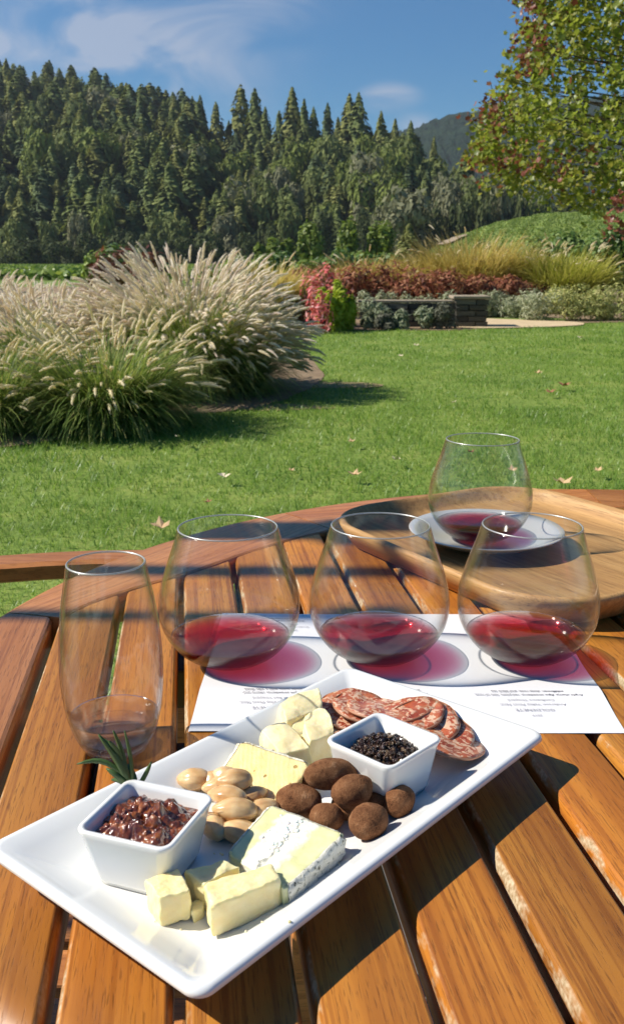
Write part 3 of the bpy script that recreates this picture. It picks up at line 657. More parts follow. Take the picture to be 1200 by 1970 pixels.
for i, (px, y, r, h, lab) in enumerate([(632, 14.9, .22, .58, 'lime green leafy plant beside the pink flowers'), (664, 15.1, .2, .70, 'taller lime green plant left of the stone wall'), (645, 15.2, .22, .38, 'short lime green plant between the two tall ones')]):
    shrub('lime_plant', lab, 'plant', GX(px, y), y, r, r, h, 1100, .06, LIME, 130 + i, 'lime green plants at the end of the stone wall')
for i, (px, y, r, h, lab) in enumerate([(622, 14.6, .3, .72, 'pink flower clump right of the fountain grass'), (646, 15.9, .36, .92, 'coral pink flower clump behind the lime plants'), (600, 15.4, .3, .84, 'pink flower clump partly hidden by the fountain grass')]):
    shrub('pink_flowers', lab, 'flowers', GX(px, y), y, r, r, h, 380, .055, PINK, 140 + i, 'pink flowers beside the stone wall')
shrub('maroon_shrub', 'dark maroon shrub behind the left pink plumes', 'shrub', GX(250, 12.4), 12.4, .55, .5, 1.05, 2600, .05, DRED, 150, aspect=2.5, lobes=12)

g = 'grape vines behind the ochre grasses'
vl = ['first', 'second', 'third', 'fourth', 'fifth', 'sixth', 'seventh', 'eighth', 'ninth', 'tenth']
def vine(px, y, r, h, lab, m, seed, leaf=.13, n=1100):
    t = thing('grape_vine', lab, 'vine', (GX(px, y), y, .0), 0, g)
    V, F = leaf_cloud(n, r, r * .7, h * .75, leaf, lobes=10, seed=seed, aspect=1.1, base_z=h * .25); obj('foliage', mesh('foliage', V, F, m), t, kind='stuff')
    v, f = tube([(0, 0, 0), (.03, 0, h * .3), (0, .02, h * .6)], [.035, .03, .02], 6); obj('trunk', mesh('trunk', v, f, BARK), t)
for i in range(10): vine(205 + i * 14 if i < 4 else 480 + (i - 4) * 52, 24 + (i % 3), .75, 1.12 + .1 * (i % 2), 'vine at the far bed edge, %s leafy vine from the left' % vl[i], VINE if i % 2 else VINEY, 160 + i)
for i, (px, y, r, h, lab) in enumerate([(945, 25.5, .8, 1.45, 'leafy vine peeking over the golden grass'), (1060, 25, .8, 1.55, 'vine with pale leaves right of the golden grass'), (1108, 24, .85, 1.6, 'vine left of the dark vine near the right edge'), (1150, 23, .9, 1.68, 'dark leafy vine near the right edge'), (1195, 22.6, .95, 1.7, 'vine at the right edge of the picture above the yellow mounds'), (1250, 22.5, .95, 1.7, 'vine just past the right edge')]):
    vine(px, y, r, h, lab, VINE, 180 + i, .12, 1500)
# rows of the left vine block and of the slope: nobody could count the vines
def row_strip(P0, P1, h, w, n, leaf, seed, zf=None):
    r_ = np.random.default_rng(seed); t = r_.random(n)[:, None]; P = P0 + (P1 - P0) * t; P = P + r_.normal(size=(n, 3)) * np.array([w, w, h * .25]); 
    if zf is not None: P[:, 2] = zf(P[:, 0], P[:, 1]) + h * (.3 + .7 * r_.random(n))
    nn = r_.normal(size=(n, 3)) + np.array([0, 0, .8]); nn /= np.linalg.norm(nn, axis=1)[:, None]; tt = np.cross(nn, r_.normal(size=(n, 3))); tt /= np.linalg.norm(tt, axis=1)[:, None]; b = np.cross(nn, tt); s = leaf * (.6 + .8 * r_.random(n))[:, None]
    return np.stack([P - tt * s, P + b * s, P + tt * s, P - b * s], 1).reshape(-1, 3), np.arange(n * 4).reshape(n, 4)
L = []
for i in range(26):
    y = 58 + i * 5.2; L.append(row_strip(np.array([-.45 * y, y, .6]), np.array([-.02 * y, y, .6]), .5, .8, 1700, .2, i, lambda x, y: 0 * x))
V, F = join_np(L); obj('vine_rows', mesh('vine_rows', V, F, VINEY), kind='stuff', label='bright green vine rows on the flat field at left')
L = []
for i in range(34):
    a = .07 + i * .02; L.append(row_strip(np.array([a * 66, 66., 0]), np.array([a * 160 + 6, 161., 0]), .22, .6, 2600, .10, 50 + i, slope_z))
V, F = join_np(L); obj('vine_rows', mesh('vine_rows', V, F, leaf_mat('slope_vine_leaf', [(.12, .18, .04), (.19, .26, .055), (.28, .33, .08)], .3)), kind='stuff', label='green vine rows on the rising slope at right')
SLOPE_DIRT = ground_mat('bare_slope_soil', [(.3, (.22, .17, .12)), (.7, (.36, .28, .2))], .3)
def on_slope(px, py):
    best = None
    for y in np.arange(64, 186, .5):
        p = at_dist(px, py, y)
        if p.z <= float(slope_z(np.array(p.x), np.array(y))) + .12: return p + Vector((0, 0, .12))
    return at_dist(px, py, 185)
TV = []; TN = 0
for i in range(15):
    px = 838 + i * 4.2; yt = 468 - i * .95; wdt = 3.5 + 7 * math.sin(math.pi * min(1, .15 + i / 14))
    for k in range(4): q = on_slope(px, yt + wdt * (k / 3)); TV.append(tuple(q + Vector((0, 0, .22))))
obj('bare_soil_track', mesh('bare_soil_track', TV, ring_faces(15, 4, False, False, False), SLOPE_DIRT), kind='structure')

# ------------------------------------------------------------------ stone wall
def stone_mat():
    s = NT('dark_mossy_stone'); v = s.coord('Object', rand=True); a = s.noise(v, 9, 5, .6); oi = s.node('ShaderNodeObjectInfo')
    c = s.ramp(s.math('ADD', s.math('MULTIPLY', a, .6), s.math('MULTIPLY', oi.outputs['Random'], .4)), [(.3, (.045, .042, .036)), (.55, (.10, .095, .075)), (.75, (.19, .17, .13))])
    s.set(base=c, rough=.9, normal=s.bump(a, .6, .02)); return s.m
STONE = stone_mat(); CAP = ground_mat('tan_cap_stone', [(.3, (.26, .21, .15)), (.7, (.40, .33, .25))], 7)
stone_me = []
for i in range(6):
    bm = bmesh.new(); bmesh.ops.create_cube(bm, size=1); bmesh.ops.subdivide_edges(bm, edges=bm.edges[:], cuts=1, use_grid_fill=True)
    for v in bm.verts:
        n = noise.noise_vector(v.co * 1.7 + Vector((i * 7, 0, 0))); v.co = Vector((v.co.x * .97, v.co.y, v.co.z * .94)) + n * .06
    me = bpy.data.meshes.new('stone'); bm.to_mesh(me); bm.free(); me.materials.append(STONE); stone_me.append(me)
sw = thing('stone_wall', 'low dark dry stone wall with a square end pillar behind the lawn', 'wall', (1.7, 16.0, 0))
v, f = bevel_box(1.75, .26, .37, 0, (-.02, .1, .185)); obj('wall_core', mesh('wall_core', v, f, flat_mat('wall_core', (.03, .027, .024), .95)), sw)
for r in range(4):
    x = -.92 + (.12 if r % 2 else 0); zc = .05 + r * .095
    while x < .62:
        w = random.uniform(.16, .34); obj('stone', random.choice(stone_me), sw, (x + w / 2, -.02 + random.uniform(-.012, .012), zc), (0, 0, random.uniform(-.04, .04)), (w, .16, .085)); x += w + .012
v, f = bevel_box(1.55, .36, .035, .008, (-.18, .08, .41)); obj('cap_slab', mesh('cap_slab', v, f, CAP), sw)
for r in range(5):
    x = .62; ws = [.2, .3] if r % 2 else [.32, .2]
    for w in ws:
        obj('stone', random.choice(stone_me), sw, (x + w / 2, -.04 + random.uniform(-.01, .01), .05 + r * .088), (0, 0, random.uniform(-.03, .03)), (w, .2, .08)); x += w + .01
    obj('stone', random.choice(stone_me), sw, (1.04, .2, .05 + r * .088), (0, 0, R(90)), (.42, .18, .08))
v, f = bevel_box(.44, .42, .43, 0, (.88, .14, .22)); obj('pillar_core', mesh('pillar_core', v, f, bpy.data.materials['wall_core']), sw)
v, f = bevel_box(.60, .56, .05, .012, (.87, .12, .475)); obj('cap_slab', mesh('cap_slab', v, f, CAP), sw)

# ------------------------------------------------------------------ forest on the hill
CONI = [leaf_mat('conifer_%s' % n, c, .25, .8, .15, nscale=6.0) for n, c in (('green', [(.08, .12, .04), (.19, .23, .075), (.27, .30, .10)]), ('olive', [(.11, .135, .045), (.24, .255, .08), (.32, .32, .11)]), ('blue', [(.06, .10, .05), (.14, .185, .085), (.20, .25, .11)]))]
OAK = [leaf_mat('oak_%s' % n, c, .2, .8, .15, nscale=.3) for n, c in (('green', [(.07, .095, .03), (.16, .19, .06), (.27, .29, .10)]), ('grey', [(.11, .115, .065), (.21, .21, .12), (.32, .31, .19)]), ('dark', [(.04, .055, .022), (.08, .10, .038), (.15, .165, .06)]), ('bright', [(.10, .125, .03), (.18, .22, .05), (.28, .32, .09)]))]
TRUNKM = flat_mat('tree_trunk', (.09, .065, .045), .9)
def conifer_geo(n, seed, slim=.16, top=.05):
    """unit-height conifer: drooping sprays of needles round a leader"""
    r_ = np.random.default_rng(seed); t = r_.random(n) ** .75; z = .06 + .94 * (1 - t)[..., ] ; z = 1 - (1 - .08) * t
    tiers = 18; zq = np.round(z * tiers) / tiers; z = z * .72 + zq * .28
    prof = (1 - z) ** .66; bump = 1 + .12 * np.sin(z * 29 + r_.random() * 6) ; az = r_.random(n) * 6.283
    azb = np.round(az * 7 / 6.283 + z * 5) * 6.283 / 7 - z * 5 * .9; az = az * .5 + azb * .5
    rad = slim * prof * bump * (.66 + .34 * r_.random(n)) * (.82 + .30 * np.sin(az * 3 + z * 14))
    d = np.stack([np.cos(az), np.sin(az), 0 * az], -1); P = d * rad[:, None]; P[:, 2] = z - rad * .35
    out = d * .55 + np.array([0, 0, -.75]) + r_.normal(size=(n, 3)) * .22; out /= np.linalg.norm(out, axis=1)[:, None]
    s = np.cross(out, d + np.array([0, 0, 1.5])); s /= np.linalg.norm(s, axis=1)[:, None]; ln = (.030 + .055 * prof)[:, None] * (.6 + .8 * r_.random(n))[:, None]
    V = np.stack([P - out * ln * .5, P + s * ln * .42, P + out * ln * .6, P - s * ln * .42], 1).reshape(-1, 3)
    return V.astype(np.float32), np.arange(n * 4).reshape(n, 4)
con_geo = [conifer_geo(1500, i, sl) for i, sl in enumerate((.17, .20, .15, .23, .18))]
con_lo = [conifer_geo(360, 20 + i, sl) for i, sl in enumerate((.16, .19, .14))]
for q in range(3): con_lo[q] = (con_lo[q][0] * np.array([1.05, 1.05, 1]), con_lo[q][1])
con_me = {(i, k): mesh('crown', con_geo[i][0], con_geo[i][1], CONI[k]) for i in range(5) for k in range(3)}
tv, tf = tube([(0, 0, -.1), (0, 0, .5), (0, 0, .95)], [.016, .010, .002], 5); con_tr = mesh('trunk', tv, tf, TRUNKM)
def conifer(x, y, z, h, label, group, var=None, k=None, w=1.0):
    t = thing('conifer_tree', label, 'conifer', (x, y, z), 0, group); i = random.randrange(5) if var is None else var; k = random.choice((0, 0, 1, 1, 2)) if k is None else k
    s = h; rz = random.uniform(0, 6)
    obj('crown', con_me[(i, k)], t, (0, 0, 0), (0, 0, rz), (s * w, s * w, s)); obj('trunk', con_tr, t, (0, 0, 0), (0, 0, 0), (s, s, s)); return t
NAMED = [(12, 112, 400, 20, 'tall conifer at the left end of the wooded crest'), (415, 196, 330, 17, 'lone conifer in the notch just right of the wooded crest'), (463, 163, 330, 24, 'left and taller of the twin conifers above the middle of the hill'), (490, 170, 325, 24, 'right one of the twin conifers above the middle of the hill'),
         (510, 205, 322, 17, 'short conifer leaning on the twin conifers'), (537, 213, 320, 17, 'narrow conifer left of the spiky trio'), (562, 168, 320, 24, 'tallest spiky conifer in the centre of the skyline'), (585, 190, 316, 20, 'conifer right of the tallest central conifer'), (603, 205, 318, 17, 'conifer between the central spire and the rounded top'),
         (630, 198, 312, 18, 'pointed conifer left of the broad dark pair'), (672, 180, 300, 21, 'left tree of the broad dark conifer pair on the skyline'), (690, 178, 298, 22, 'right tree of the broad dark conifer pair on the skyline'), (733, 213, 292, 17, 'slim conifer right of the broad dark pair'), (760, 228, 290, 14, 'conifer below the small white cloud'), (790, 232, 285, 13, 'last tall conifer before the blue ridge'),
         (835, 262, 275, 12, 'small conifer in front of the blue ridge'), (650, 225, 310, 14, 'short conifer in the gap left of the broad pair'), (440, 232, 335, 12, 'short conifer between the lone one and the twins'), (385, 183, 395, 17, 'steep sided conifer ending the wooded crest'), (370, 185, 400, 16, 'conifer next to the end of the wooded crest')]
for i, (px, py, d, h, lab) in enumerate(NAMED):
    p = at_dist(px, py, d); conifer(p.x, p.y, p.z - h, h, lab, 'conifers on the skyline', w=(1.35 if px in (463, 490, 672, 690, 562) else 1.15))
cand = []
r_ = np.random.default_rng(11)
while len(cand) < 1900:
    px = r_.uniform(-160, 1120); t = r_.random()
    rd = np.interp(px, SKY_PX, RIDGE_D); base = np.interp(px, [0, 600, 1000, 1200], [232, 222, 205, 200.]); y = base + (rd - base) * min(t * 1.04, 1.03)
    x = GX(px, y); z = float(hill_z(np.array(x), np.array(y))) - .4; h = r_.uniform(11, 22.5) * (1.0 if px < 395 else .86 if px < 700 else .74 if px < 900 else .55) * (.75 + .25 * t)
    cand.append((h / y, px, t, x, y, z, h))
keep = []
for c in cand:
    if all((c[3] - q[3]) ** 2 + (c[4] - q[4]) ** 2 > 19 for q in keep[-700:]): keep.append(c)
cand = sorted(keep, key=lambda c: -c[0]); print('conifers', len(cand))
ZN = ['foot', 'lower slope', 'middle slope', 'crest']; SN = [(120, 'far left of the'), (300, 'left part of the'), (480, 'left centre of the'), (660, 'centre of the'), (840, 'right centre of the'), (2000, 'right end of the')]
LV = {0: [], 1: [], 2: []}
for i, (a, px, t, x, y, z, h) in enumerate(cand):
    if i < 272:
        zn = ZN[min(3, int(t * 4))]; sn = next(s for q, s in SN if px < q); kk = random.choice((0, 0, 1, 1, 2)); lab = '%s %s conifer in the dense stand, %s hill, %s' % ('tall' if h > 17 else 'mid height' if h > 12.5 else 'short', ('green', 'olive', 'bluish')[kk], sn, zn)
        conifer(x, y, z, h, lab, lab.replace('conifer', 'conifers', 1), k=kk, w=random.uniform(1.5, 2.5))
    else:
        q = int(r_.integers(3)); s = h; an = r_.random() * 6.28; c_, s_ = math.cos(an), math.sin(an); v = con_lo[q][0] * np.array([s * 1.8, s * 1.8, s]); v = np.stack([v[:, 0] * c_ - v[:, 1] * s_ + x, v[:, 0] * s_ + v[:, 1] * c_ + y, v[:, 2] + z], -1)
        LV[int(r_.integers(3))].append((v, con_lo[q][1]))
for k in range(3):
    V, F = join_np(LV[k]); obj('conifer_forest', mesh('conifer_forest', V, F, CONI[k]), kind='stuff', label='dense conifer forest filling the hillside')
oak_geo = [leaf_cloud(1500, 1, 1, 1.0, .12, lobes=14, seed=300 + i, aspect=1.3, lobe_r=.36, shell=.6, base_z=.02) for i in range(5)]
oak_me = {(i, k): mesh('crown', oak_geo[i][0], oak_geo[i][1], OAK[k]) for i in range(5) for k in range(4)}
ov, of = tube([(0, 0, -.1), (.02, 0, .4), (0, .02, .8)], [.06, .045, .02], 6); oak_tr = mesh('trunk', ov, of, TRUNKM)
def oak(px, y, wpx, pytop, label, k, group='round crowned trees at the hill foot', z=None, name='oak_tree'):
    p = at_dist(px, pytop, y); z0 = max(0, float(hill_z(np.array(p.x), np.array(float(y)))) - .3) if z is None else z; h = p.z - z0; r = wpx / 2 / 1911 * y
    t = thing(name, label, 'tree', (p.x, y, z0), 0, group); obj('crown', oak_me[(random.randrange(5), k)], t, (0, 0, 0), (0, 0, random.uniform(0, 6)), (r, r, h * .93)); obj('trunk', oak_tr, t, (0, 0, 0), (0, 0, 0), (r * .6, r * .6, h)); return t
OK = [(-40, 214, 90, 462, 2, 'dark round tree cut by the left edge at the meadow border'), (40, 214, 95, 460, 2, 'dark bushy tree at the left end of the meadow'), (105, 214, 80, 462, 2, 'dark round tree behind the bright meadow'), (160, 216, 80, 452, 2, 'dark tree left of the yellow green oak'), (20, 222, 70, 425, 0, 'mid green tree above the dark meadow hedge at left'), (85, 222, 60, 430, 0, 'slim green tree above the dark hedge'),
      (150, 224, 60, 412, 1, 'greyish leafless looking tree at the hill foot'), (205, 222, 75, 400, 3, 'bright yellow green oak at the hill foot'), (235, 218, 80, 440, 2, 'dark round tree under the bright oak'), (200, 226, 55, 365, 0, 'green oak above the bright one'), (290, 214, 90, 450, 2, 'dark spreading tree left of the pink plumes'), (310, 224, 85, 408, 0, 'light green oak left of centre'), (350, 222, 70, 420, 0, 'green oak right beside the light one'), (345, 214, 80, 455, 2, 'dark tree just behind the plume tops'),
      (405, 214, 85, 445, 2, 'dark tree right of the plume tops'), (440, 220, 85, 412, 1, 'grey green oak in the centre left'), (470, 213, 70, 450, 2, 'dark low tree in front of the grey green oak'), (515, 214, 60, 430, 2, 'dark tree left of the young yellow trees'), (560, 218, 60, 405, 0, 'green oak behind the young yellow trees'), (620, 210, 70, 410, 2, 'dark tree between the young yellow trees'), (700, 206, 70, 408, 2, 'dark tree behind the third young tree'),
      (775, 196, 150, 368, 1, 'broad grey green oak with a domed crown right of centre'), (745, 200, 70, 395, 1, 'lower left shoulder tree of the domed oak'), (830, 200, 90, 400, 2, 'dark tree in the shade right of the domed oak'), (860, 205, 90, 350, 1, 'grey tree above the end of the vineyard track'), (885, 198, 80, 385, 2, 'dark tree above the vineyard edge'), (920, 205, 90, 345, 0, 'green tree left of the maple branch'), (935, 196, 70, 375, 2, 'dark tree over the vineyard corner'), (965, 200, 75, 345, 1, 'grey tree behind the maple branch tip'),
      (1000, 198, 75, 360, 2, 'dark tree behind the lower maple leaves'), (1040, 198, 70, 372, 0, 'green tree behind the lower maple leaves'), (1090, 200, 80, 385, 2, 'dark tree under the maple crown'), (1140, 200, 80, 388, 2, 'dark tree at the top of the vineyard under the maple'), (1190, 200, 80, 386, 2, 'dark tree at the top right of the vineyard'), (1250, 200, 90, 380, 2, 'dark tree just past the right edge')]
for (px, y, w, pt, k, lab) in OK: oak(px, y, w, pt, lab, k)
for i in range(125):                                      # broadleaved trees scattered through the lower slope
    px = r_.uniform(-40, 1020); t = r_.uniform(.08, .62); rd = np.interp(px, SKY_PX, RIDGE_D); bs = np.interp(px, [0, 600, 1000, 1200], [225, 215, 200, 195.]); y = bs + (rd - bs) * t
    x = GX(px, y); z = float(hill_z(np.array(x), np.array(y))) - .3; h = r_.uniform(8, 16) * (1 if px < 800 else .7); r = h * r_.uniform(.38, .56); k = int(r_.choice([0, 0, 1, 3]))
    sn = next(s for q, s in SN if px < q).replace('the', '').strip(); lab = '%s broadleaved tree among the conifers, %s hill, %s' % (['green', 'greyish', 'dark', 'yellow green'][k], sn, 'upper half' if t > .35 else 'lower half')
    tt = thing('broadleaved_tree', lab, 'tree', (x, y, z), 0, 'broadleaved trees among the conifers, ' + lab); obj('crown', oak_me[(int(r_.integers(5)), k)], tt, (0, 0, 0), (0, 0, r_.uniform(0, 6)), (r, r, h)); obj('trunk', oak_tr, tt, (0, 0, 0), (0, 0, 0), (r * .6, r * .6, h))
YT = leaf_mat('young_tree_leaf', [(0.091, 0.143, 0.019), (0.169, 0.234, 0.036), (0.273, 0.338, 0.065)], .4, .5, .4)
for i, (px, w, pt, lab) in enumerate([(597, 68, 430, 'leftmost and widest of the three round young trees in the field'), (668, 50, 430, 'middle of the three round young trees, narrow crown'), (733, 58, 430, 'right one of the three round young trees in the field'), (540, 60, 462, 'low bushy young tree left of the round trees'), (500, 40, 474, 'lowest young bush left of the field trees')]):
    y = 88; p = at_dist(px, pt, y); r = w / 2 / 1911 * y; t = thing('young_tree', lab, 'tree', (p.x, y, 0), 0, 'young trees in the field')
    V, F = leaf_cloud(1600, r, r, p.z * .95, .30, lobes=16, seed=500 + i, lobe_r=.4, shell=.5); obj('crown', mesh('crown', V, F, YT), t, kind='stuff'); obj('trunk', oak_tr, t, scale=(r, r, p.z))
p = at_dist(787, 430, 86); conifer(p.x, 86, 0, p.z, 'small conical tree at the right end of the young trees', 'young trees in the field', 3, 1, 2.0)

# ------------------------------------------------------------------ maple at the right
MAPLE_M = [leaf_mat('maple_green', [(.16, .21, .03), (.27, .33, .05), (.40, .43, .10)], .55, .4, .5), leaf_mat('maple_yellow', [(.20, .22, .03), (.32, .32, .06), (.40, .36, .10)], .5, .4, .5), leaf_mat('maple_red', [(.14, .04, .03), (.26, .08, .06), (.36, .16, .10)], .4, .4, .4)]
mt = thing('maple_tree', 'maple with green, yellow and rusty leaves hanging in from the upper right', 'tree', (6.0, 12.6, 0))
def mloc(p): return Vector((p.x - 6.0, p.y - 12.6, p.z))
tp = [(0, 0, 0), (.03, 0, 1.2), (-.05, .03, 2.4), (.02, 0, 3.8), (0, 0, 5.4), (.05, 0, 7.2)]
v, f = tube(tp, [.20, .165, .145, .12, .08, .03], 12); obj('trunk', mesh('trunk', v, f, BARK, True), mt)
EDGE_Y = [-500, -250, 0, 60, 120, 170, 205, 250, 300, 315, 330, 350, 372, 398]; EDGE_X = [1160, 1075, 1000, 1000, 992, 965, 922, 910, 908, 920, 940, 1000, 1055, 1160]
mr_ = np.random.default_rng(33); clusters = []
while len(clusters) < 1950:
    py = mr_.uniform(-520, 392); xe = np.interp(py, EDGE_Y, EDGE_X); px = xe + 8 + mr_.random() ** 1.7 * (1900 - xe)
    span = min(1.0, (px - xe) / 420); d = 12.6 + mr_.uniform(-1, 1) * (.35 + 2.3 * span ** .6)
    if px < xe + 70 and mr_.random() < .25: continue
    clusters.append((px, py, d))
clusters += [(1195, 400, 10.8), (1190, 425, 10.6), (1175, 420, 10.7)]
limbs = []; leafV = {0: [], 1: [], 2: []}; leafF = {0: [], 1: [], 2: []}; leafO = {0: 0, 1: 0, 2: 0}; singles = []
leaf_shape = [star_leaf(1.0, 5, .18, 70 + i) for i in range(3)]
mesh_leaf = {(i, k): mesh('leaf', leaf_shape[i][0], leaf_shape[i][1], MAPLE_M[k]) for i in range(3) for k in range(3)}
ls_np = [(np.array(a, np.float32), np.array(b)) for a, b in leaf_shape]
brp = []
for (px, py, d) in clusters:
    c = mloc(at_dist(px, py, d))
    if mr_.random() < .14:
        zt = max(1.7, min(6.8, c.z - .25 * math.hypot(c.x, c.y))); s0 = Vector((0, 0, zt)); m = s0.lerp(c, .55) + Vector((mr_.uniform(-.1, .1), mr_.uniform(-.1, .1), .12)); brp.append(tube([s0, m, c], [.022, .013, .004], 4))
    tw = Vector((mr_.uniform(-1, .5), mr_.uniform(-.7, .7), mr_.uniform(-.9, .15))).normalized() * mr_.uniform(.25, .5)
    if mr_.random() < .3: brp.append(tube([c - tw * .5, c + Vector((0, 0, .02)), c + tw * .5], [.006, .004, .002], 3))
    nl = int(mr_.integers(14, 24)); redness = 0
    if (px < 1060 and py < 125) or (py > 185 and py < 245 and px < 990): redness = .42
    elif 280 < py < 330 and 880 < px < 1120: redness = .34
    elif py > 398 and px > 1165: redness = 1
    elif mr_.random() < .04: redness = .3
    yel = .6 if py > 290 else (.3 if mr_.random() < .5 else .12)
    for q in range(nl):
        o = tw * mr_.uniform(-.55, .55) + Vector(mr_.normal(size=3)) * .062; o.z -= .03; pos = c + o; s = mr_.uniform(.055, .10)
        k = 2 if mr_.random() < redness else (1 if mr_.random() < yel else 0); e = Euler((mr_.uniform(.3, 1.5) * (1 if mr_.random() < .5 else -1), mr_.uniform(-.6, .6), mr_.uniform(0, 6.28)))
        singles.append((pos, e, s, k, int(mr_.integers(3)), px, py))
singles.sort(key=lambda q: (0 if (880 < q[5] < 1200 and -10 < q[6] < 430) else 1, q[0].y))
for i, (pos, e, s, k, vi, px, py) in enumerate(singles):
    if i < 300: obj('leaf', mesh_leaf[(vi, k)], mt, pos, e, (s, s, s))
    else:
        v = (ls_np[vi][0] * s) @ np.array(e.to_matrix()).T + np.array(pos); leafV[k].append(v); leafF[k].append(ls_np[vi][1] + leafO[k]); leafO[k] += len(v)
for k in range(3): obj('foliage', mesh('foliage', np.concatenate(leafV[k]), np.concatenate(leafF[k]), MAPLE_M[k]), mt, kind='stuff')
v, f, _ = merge(brp); obj('branches', mesh('branches', v, f, BARK), mt, kind='stuff')
print('maple leaves', len(singles))

# ------------------------------------------------------------------ table
TC = Vector((.34, .62)); R_OUT = .627; SK = .13; TA = math.atan(SK)     # slats run along (-sin TA, cos TA)
du = Vector((-math.sin(TA), math.cos(TA))); ds = Vector((math.cos(TA), math.sin(TA)))
sC = TC.dot(ds); uC = TC.dot(du)
def r_in(phi):                                             # phi: degrees, world, about the table centre
    a = abs(((phi - 97.4) + 180) % 360 - 180)               # away from the far end of the slats
    b = min(a, 180 - a); t = max(0, min(1, (b - 48) / 21)); return .525 + .045 * t * t * (3 - 2 * t)
table = thing('patio_table', 'round varnished teak slatted garden table holding the food and glasses', 'table', (TC.x, TC.y, 0))
def to_tab(s, u, z): p = ds * s + du * u; return (p.x - TC.x, p.y - TC.y, z)
PITCH = .0521; S0 = -.0115 * math.cos(TA)                   # a gap centre lies at S0
TK = .022
slat_z = [(-1, -.013), (-1, -.0060), (-.975, -.0034), (-.935, -.0012), (-.885, -.0001), (-.865, 0), (-.4, .0002), (0, .0003), (.4, .0002), (.865, 0), (.885, -.0001), (.935, -.0012), (.975, -.0034), (1, -.0065), (1, -.013)]
smin, smax = -.118 * math.cos(TA) + PITCH * 0, 2 * sC + .118 * math.cos(TA)
def slat_end(s, sign):
    """u where the inner edge of the ring crosses the line s=const"""
    u = 0
    for _ in range(12):
        p = ds * s + du * (uC + u); d = Vector((p.x - TC.x, p.y - TC.y)); ph = math.degrees(math.atan2(d.y, d.x)); rr = r_in(ph)
        q = rr * rr - (s - sC) ** 2; u = sign * math.sqrt(max(q, 1e-4))
    return u
k0 = -2; n_slat = 0
s_c = S0 + PITCH * (k0 + .5); 
s_left = S0 - 2 * PITCH; s_right = 2 * sC - s_left
while s_c < s_right - .01:
    w = PITCH - .0054; prof = []
    for (a, z) in slat_z: prof.append((s_c + a * w / 2 * (1 if abs(a) < 1 else 1), z))
    prof = [(s_c - w / 2, -TK)] + prof + [(s_c + w / 2, -TK)]
    NU = 14; V = []; E_ = []
    zj = random.uniform(-.0008, .0008); loc_c = to_tab(s_c, uC, 0)
    for j in range(NU + 1):
        for (s, z) in prof:
            u0 = slat_end(s, -1) + .0035; u1 = slat_end(s, 1) - .0035; u = uC + u0 + (u1 - u0) * j / NU
            # local frame: X across, Y along the slat
            V.append((s - s_c, u - uC, z + zj)); E_.append((1.0 if s < s_c else .5) if (abs(s - s_c) > w / 2 * .93 and z > -.007) else (.35 if abs(s - s_c) > w / 2 * .88 and z > -.007 else 0.0))
    F = ring_faces(NU + 1, len(prof)); me = mesh('slat', V, F, W_TABLE)
    at = me.attributes.new('edge', 'FLOAT', 'POINT'); at.data.foreach_set('value', E_)
    me.polygons.foreach_set('use_smooth', [len(p_.vertices) == 4 for p_ in me.polygons])
    obj('slat', me, table, (loc_c[0], loc_c[1], TT), (0, 0, TA)); s_c += PITCH; n_slat += 1
# ring segments: far arc, near arc in pieces, and the two straight sided ones
joints = [-14.6 + 0, 52, 97.4 - 19, 97.4 + 19, 141, 165.4]
def arc_seg(p0, p1, inner=None, name='ring_board'):
    n = max(6, int(abs(p1 - p0) / 2.5)); gap = .08; pts = []
    for i in range(n + 1):
        ph = p0 + gap + (p1 - p0 - 2 * gap) * i / n; a = R(ph); ro = R_OUT; ri = r_in(ph) if inner is None else inner(ph)
        prof = [(ri, -.028), (ri, -.004), (ri + .0015, -.0012), (ri + .004, 0), (ri + (ro - ri) * .5, .0004), (ro - .008, 0), (ro - .003, -.002), (ro, -.006), (ro, -.028)]
        for (r, z) in prof: pts.append((r * math.cos(a), r * math.sin(a), z))
    mid = R((p0 + p1) / 2 ); c = Vector((.57 * math.cos(mid), .57 * math.sin(mid), 0)); rot = mid - math.pi / 2; ca, sa = math.cos(-rot), math.sin(-rot)
    V = []
    for (x, y, z) in pts: x -= c.x; y -= c.y; V.append((x * ca - y * sa, x * sa + y * ca, z))
    obj(name, mesh(name, V, ring_faces(n + 1, 9), W_RING), table, (c.x, c.y, TT + .0005), (0, 0, rot))
def side_inner(ph):
    a = R(ph); d = Vector((math.cos(a), math.sin(a))); den = d.dot(ds); sl = (s_left - .004 - sC) if den < 0 else (s_right + .004 - sC)
    return abs(sl / den)
lj, lj2 = 165.4, 97.4 * 2 - 165.4 + 180   # joints of the left board (upper, lower), mirrored about the slat axis' normal
lj2 = 187.4 * 2 - 165.4
arc_seg(165.4, lj2, side_inner, 'side_board'); arc_seg(165.4 - 180, lj2 - 180, side_inner, 'side_board')
for a, b in ((lj2 - 180, 54), (54, 88), (88, 127), (127, 165.4), (lj2, 234), (234, 268), (268, 307), (307, 345.4)): arc_seg(a, b)
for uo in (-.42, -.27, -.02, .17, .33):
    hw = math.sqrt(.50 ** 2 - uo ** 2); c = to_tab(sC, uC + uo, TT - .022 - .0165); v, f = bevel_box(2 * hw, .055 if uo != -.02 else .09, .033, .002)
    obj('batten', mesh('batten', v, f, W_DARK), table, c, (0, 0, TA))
v, f = tube([(0, 0, 0.02), (0, 0, TT - .055)], [.035, .035], 16); 
for sx in (-1, 1):
    for sy in (-1, 1):
        v, f = bevel_box(.055, .055, TT - .056, .004, (0, 0, (TT - .056) / 2)); c = to_tab(sC + sx * .30, uC + sy * .30, 0); obj('leg', mesh('leg', v, f, W_CHAIR), table, c, (0, 0, TA))
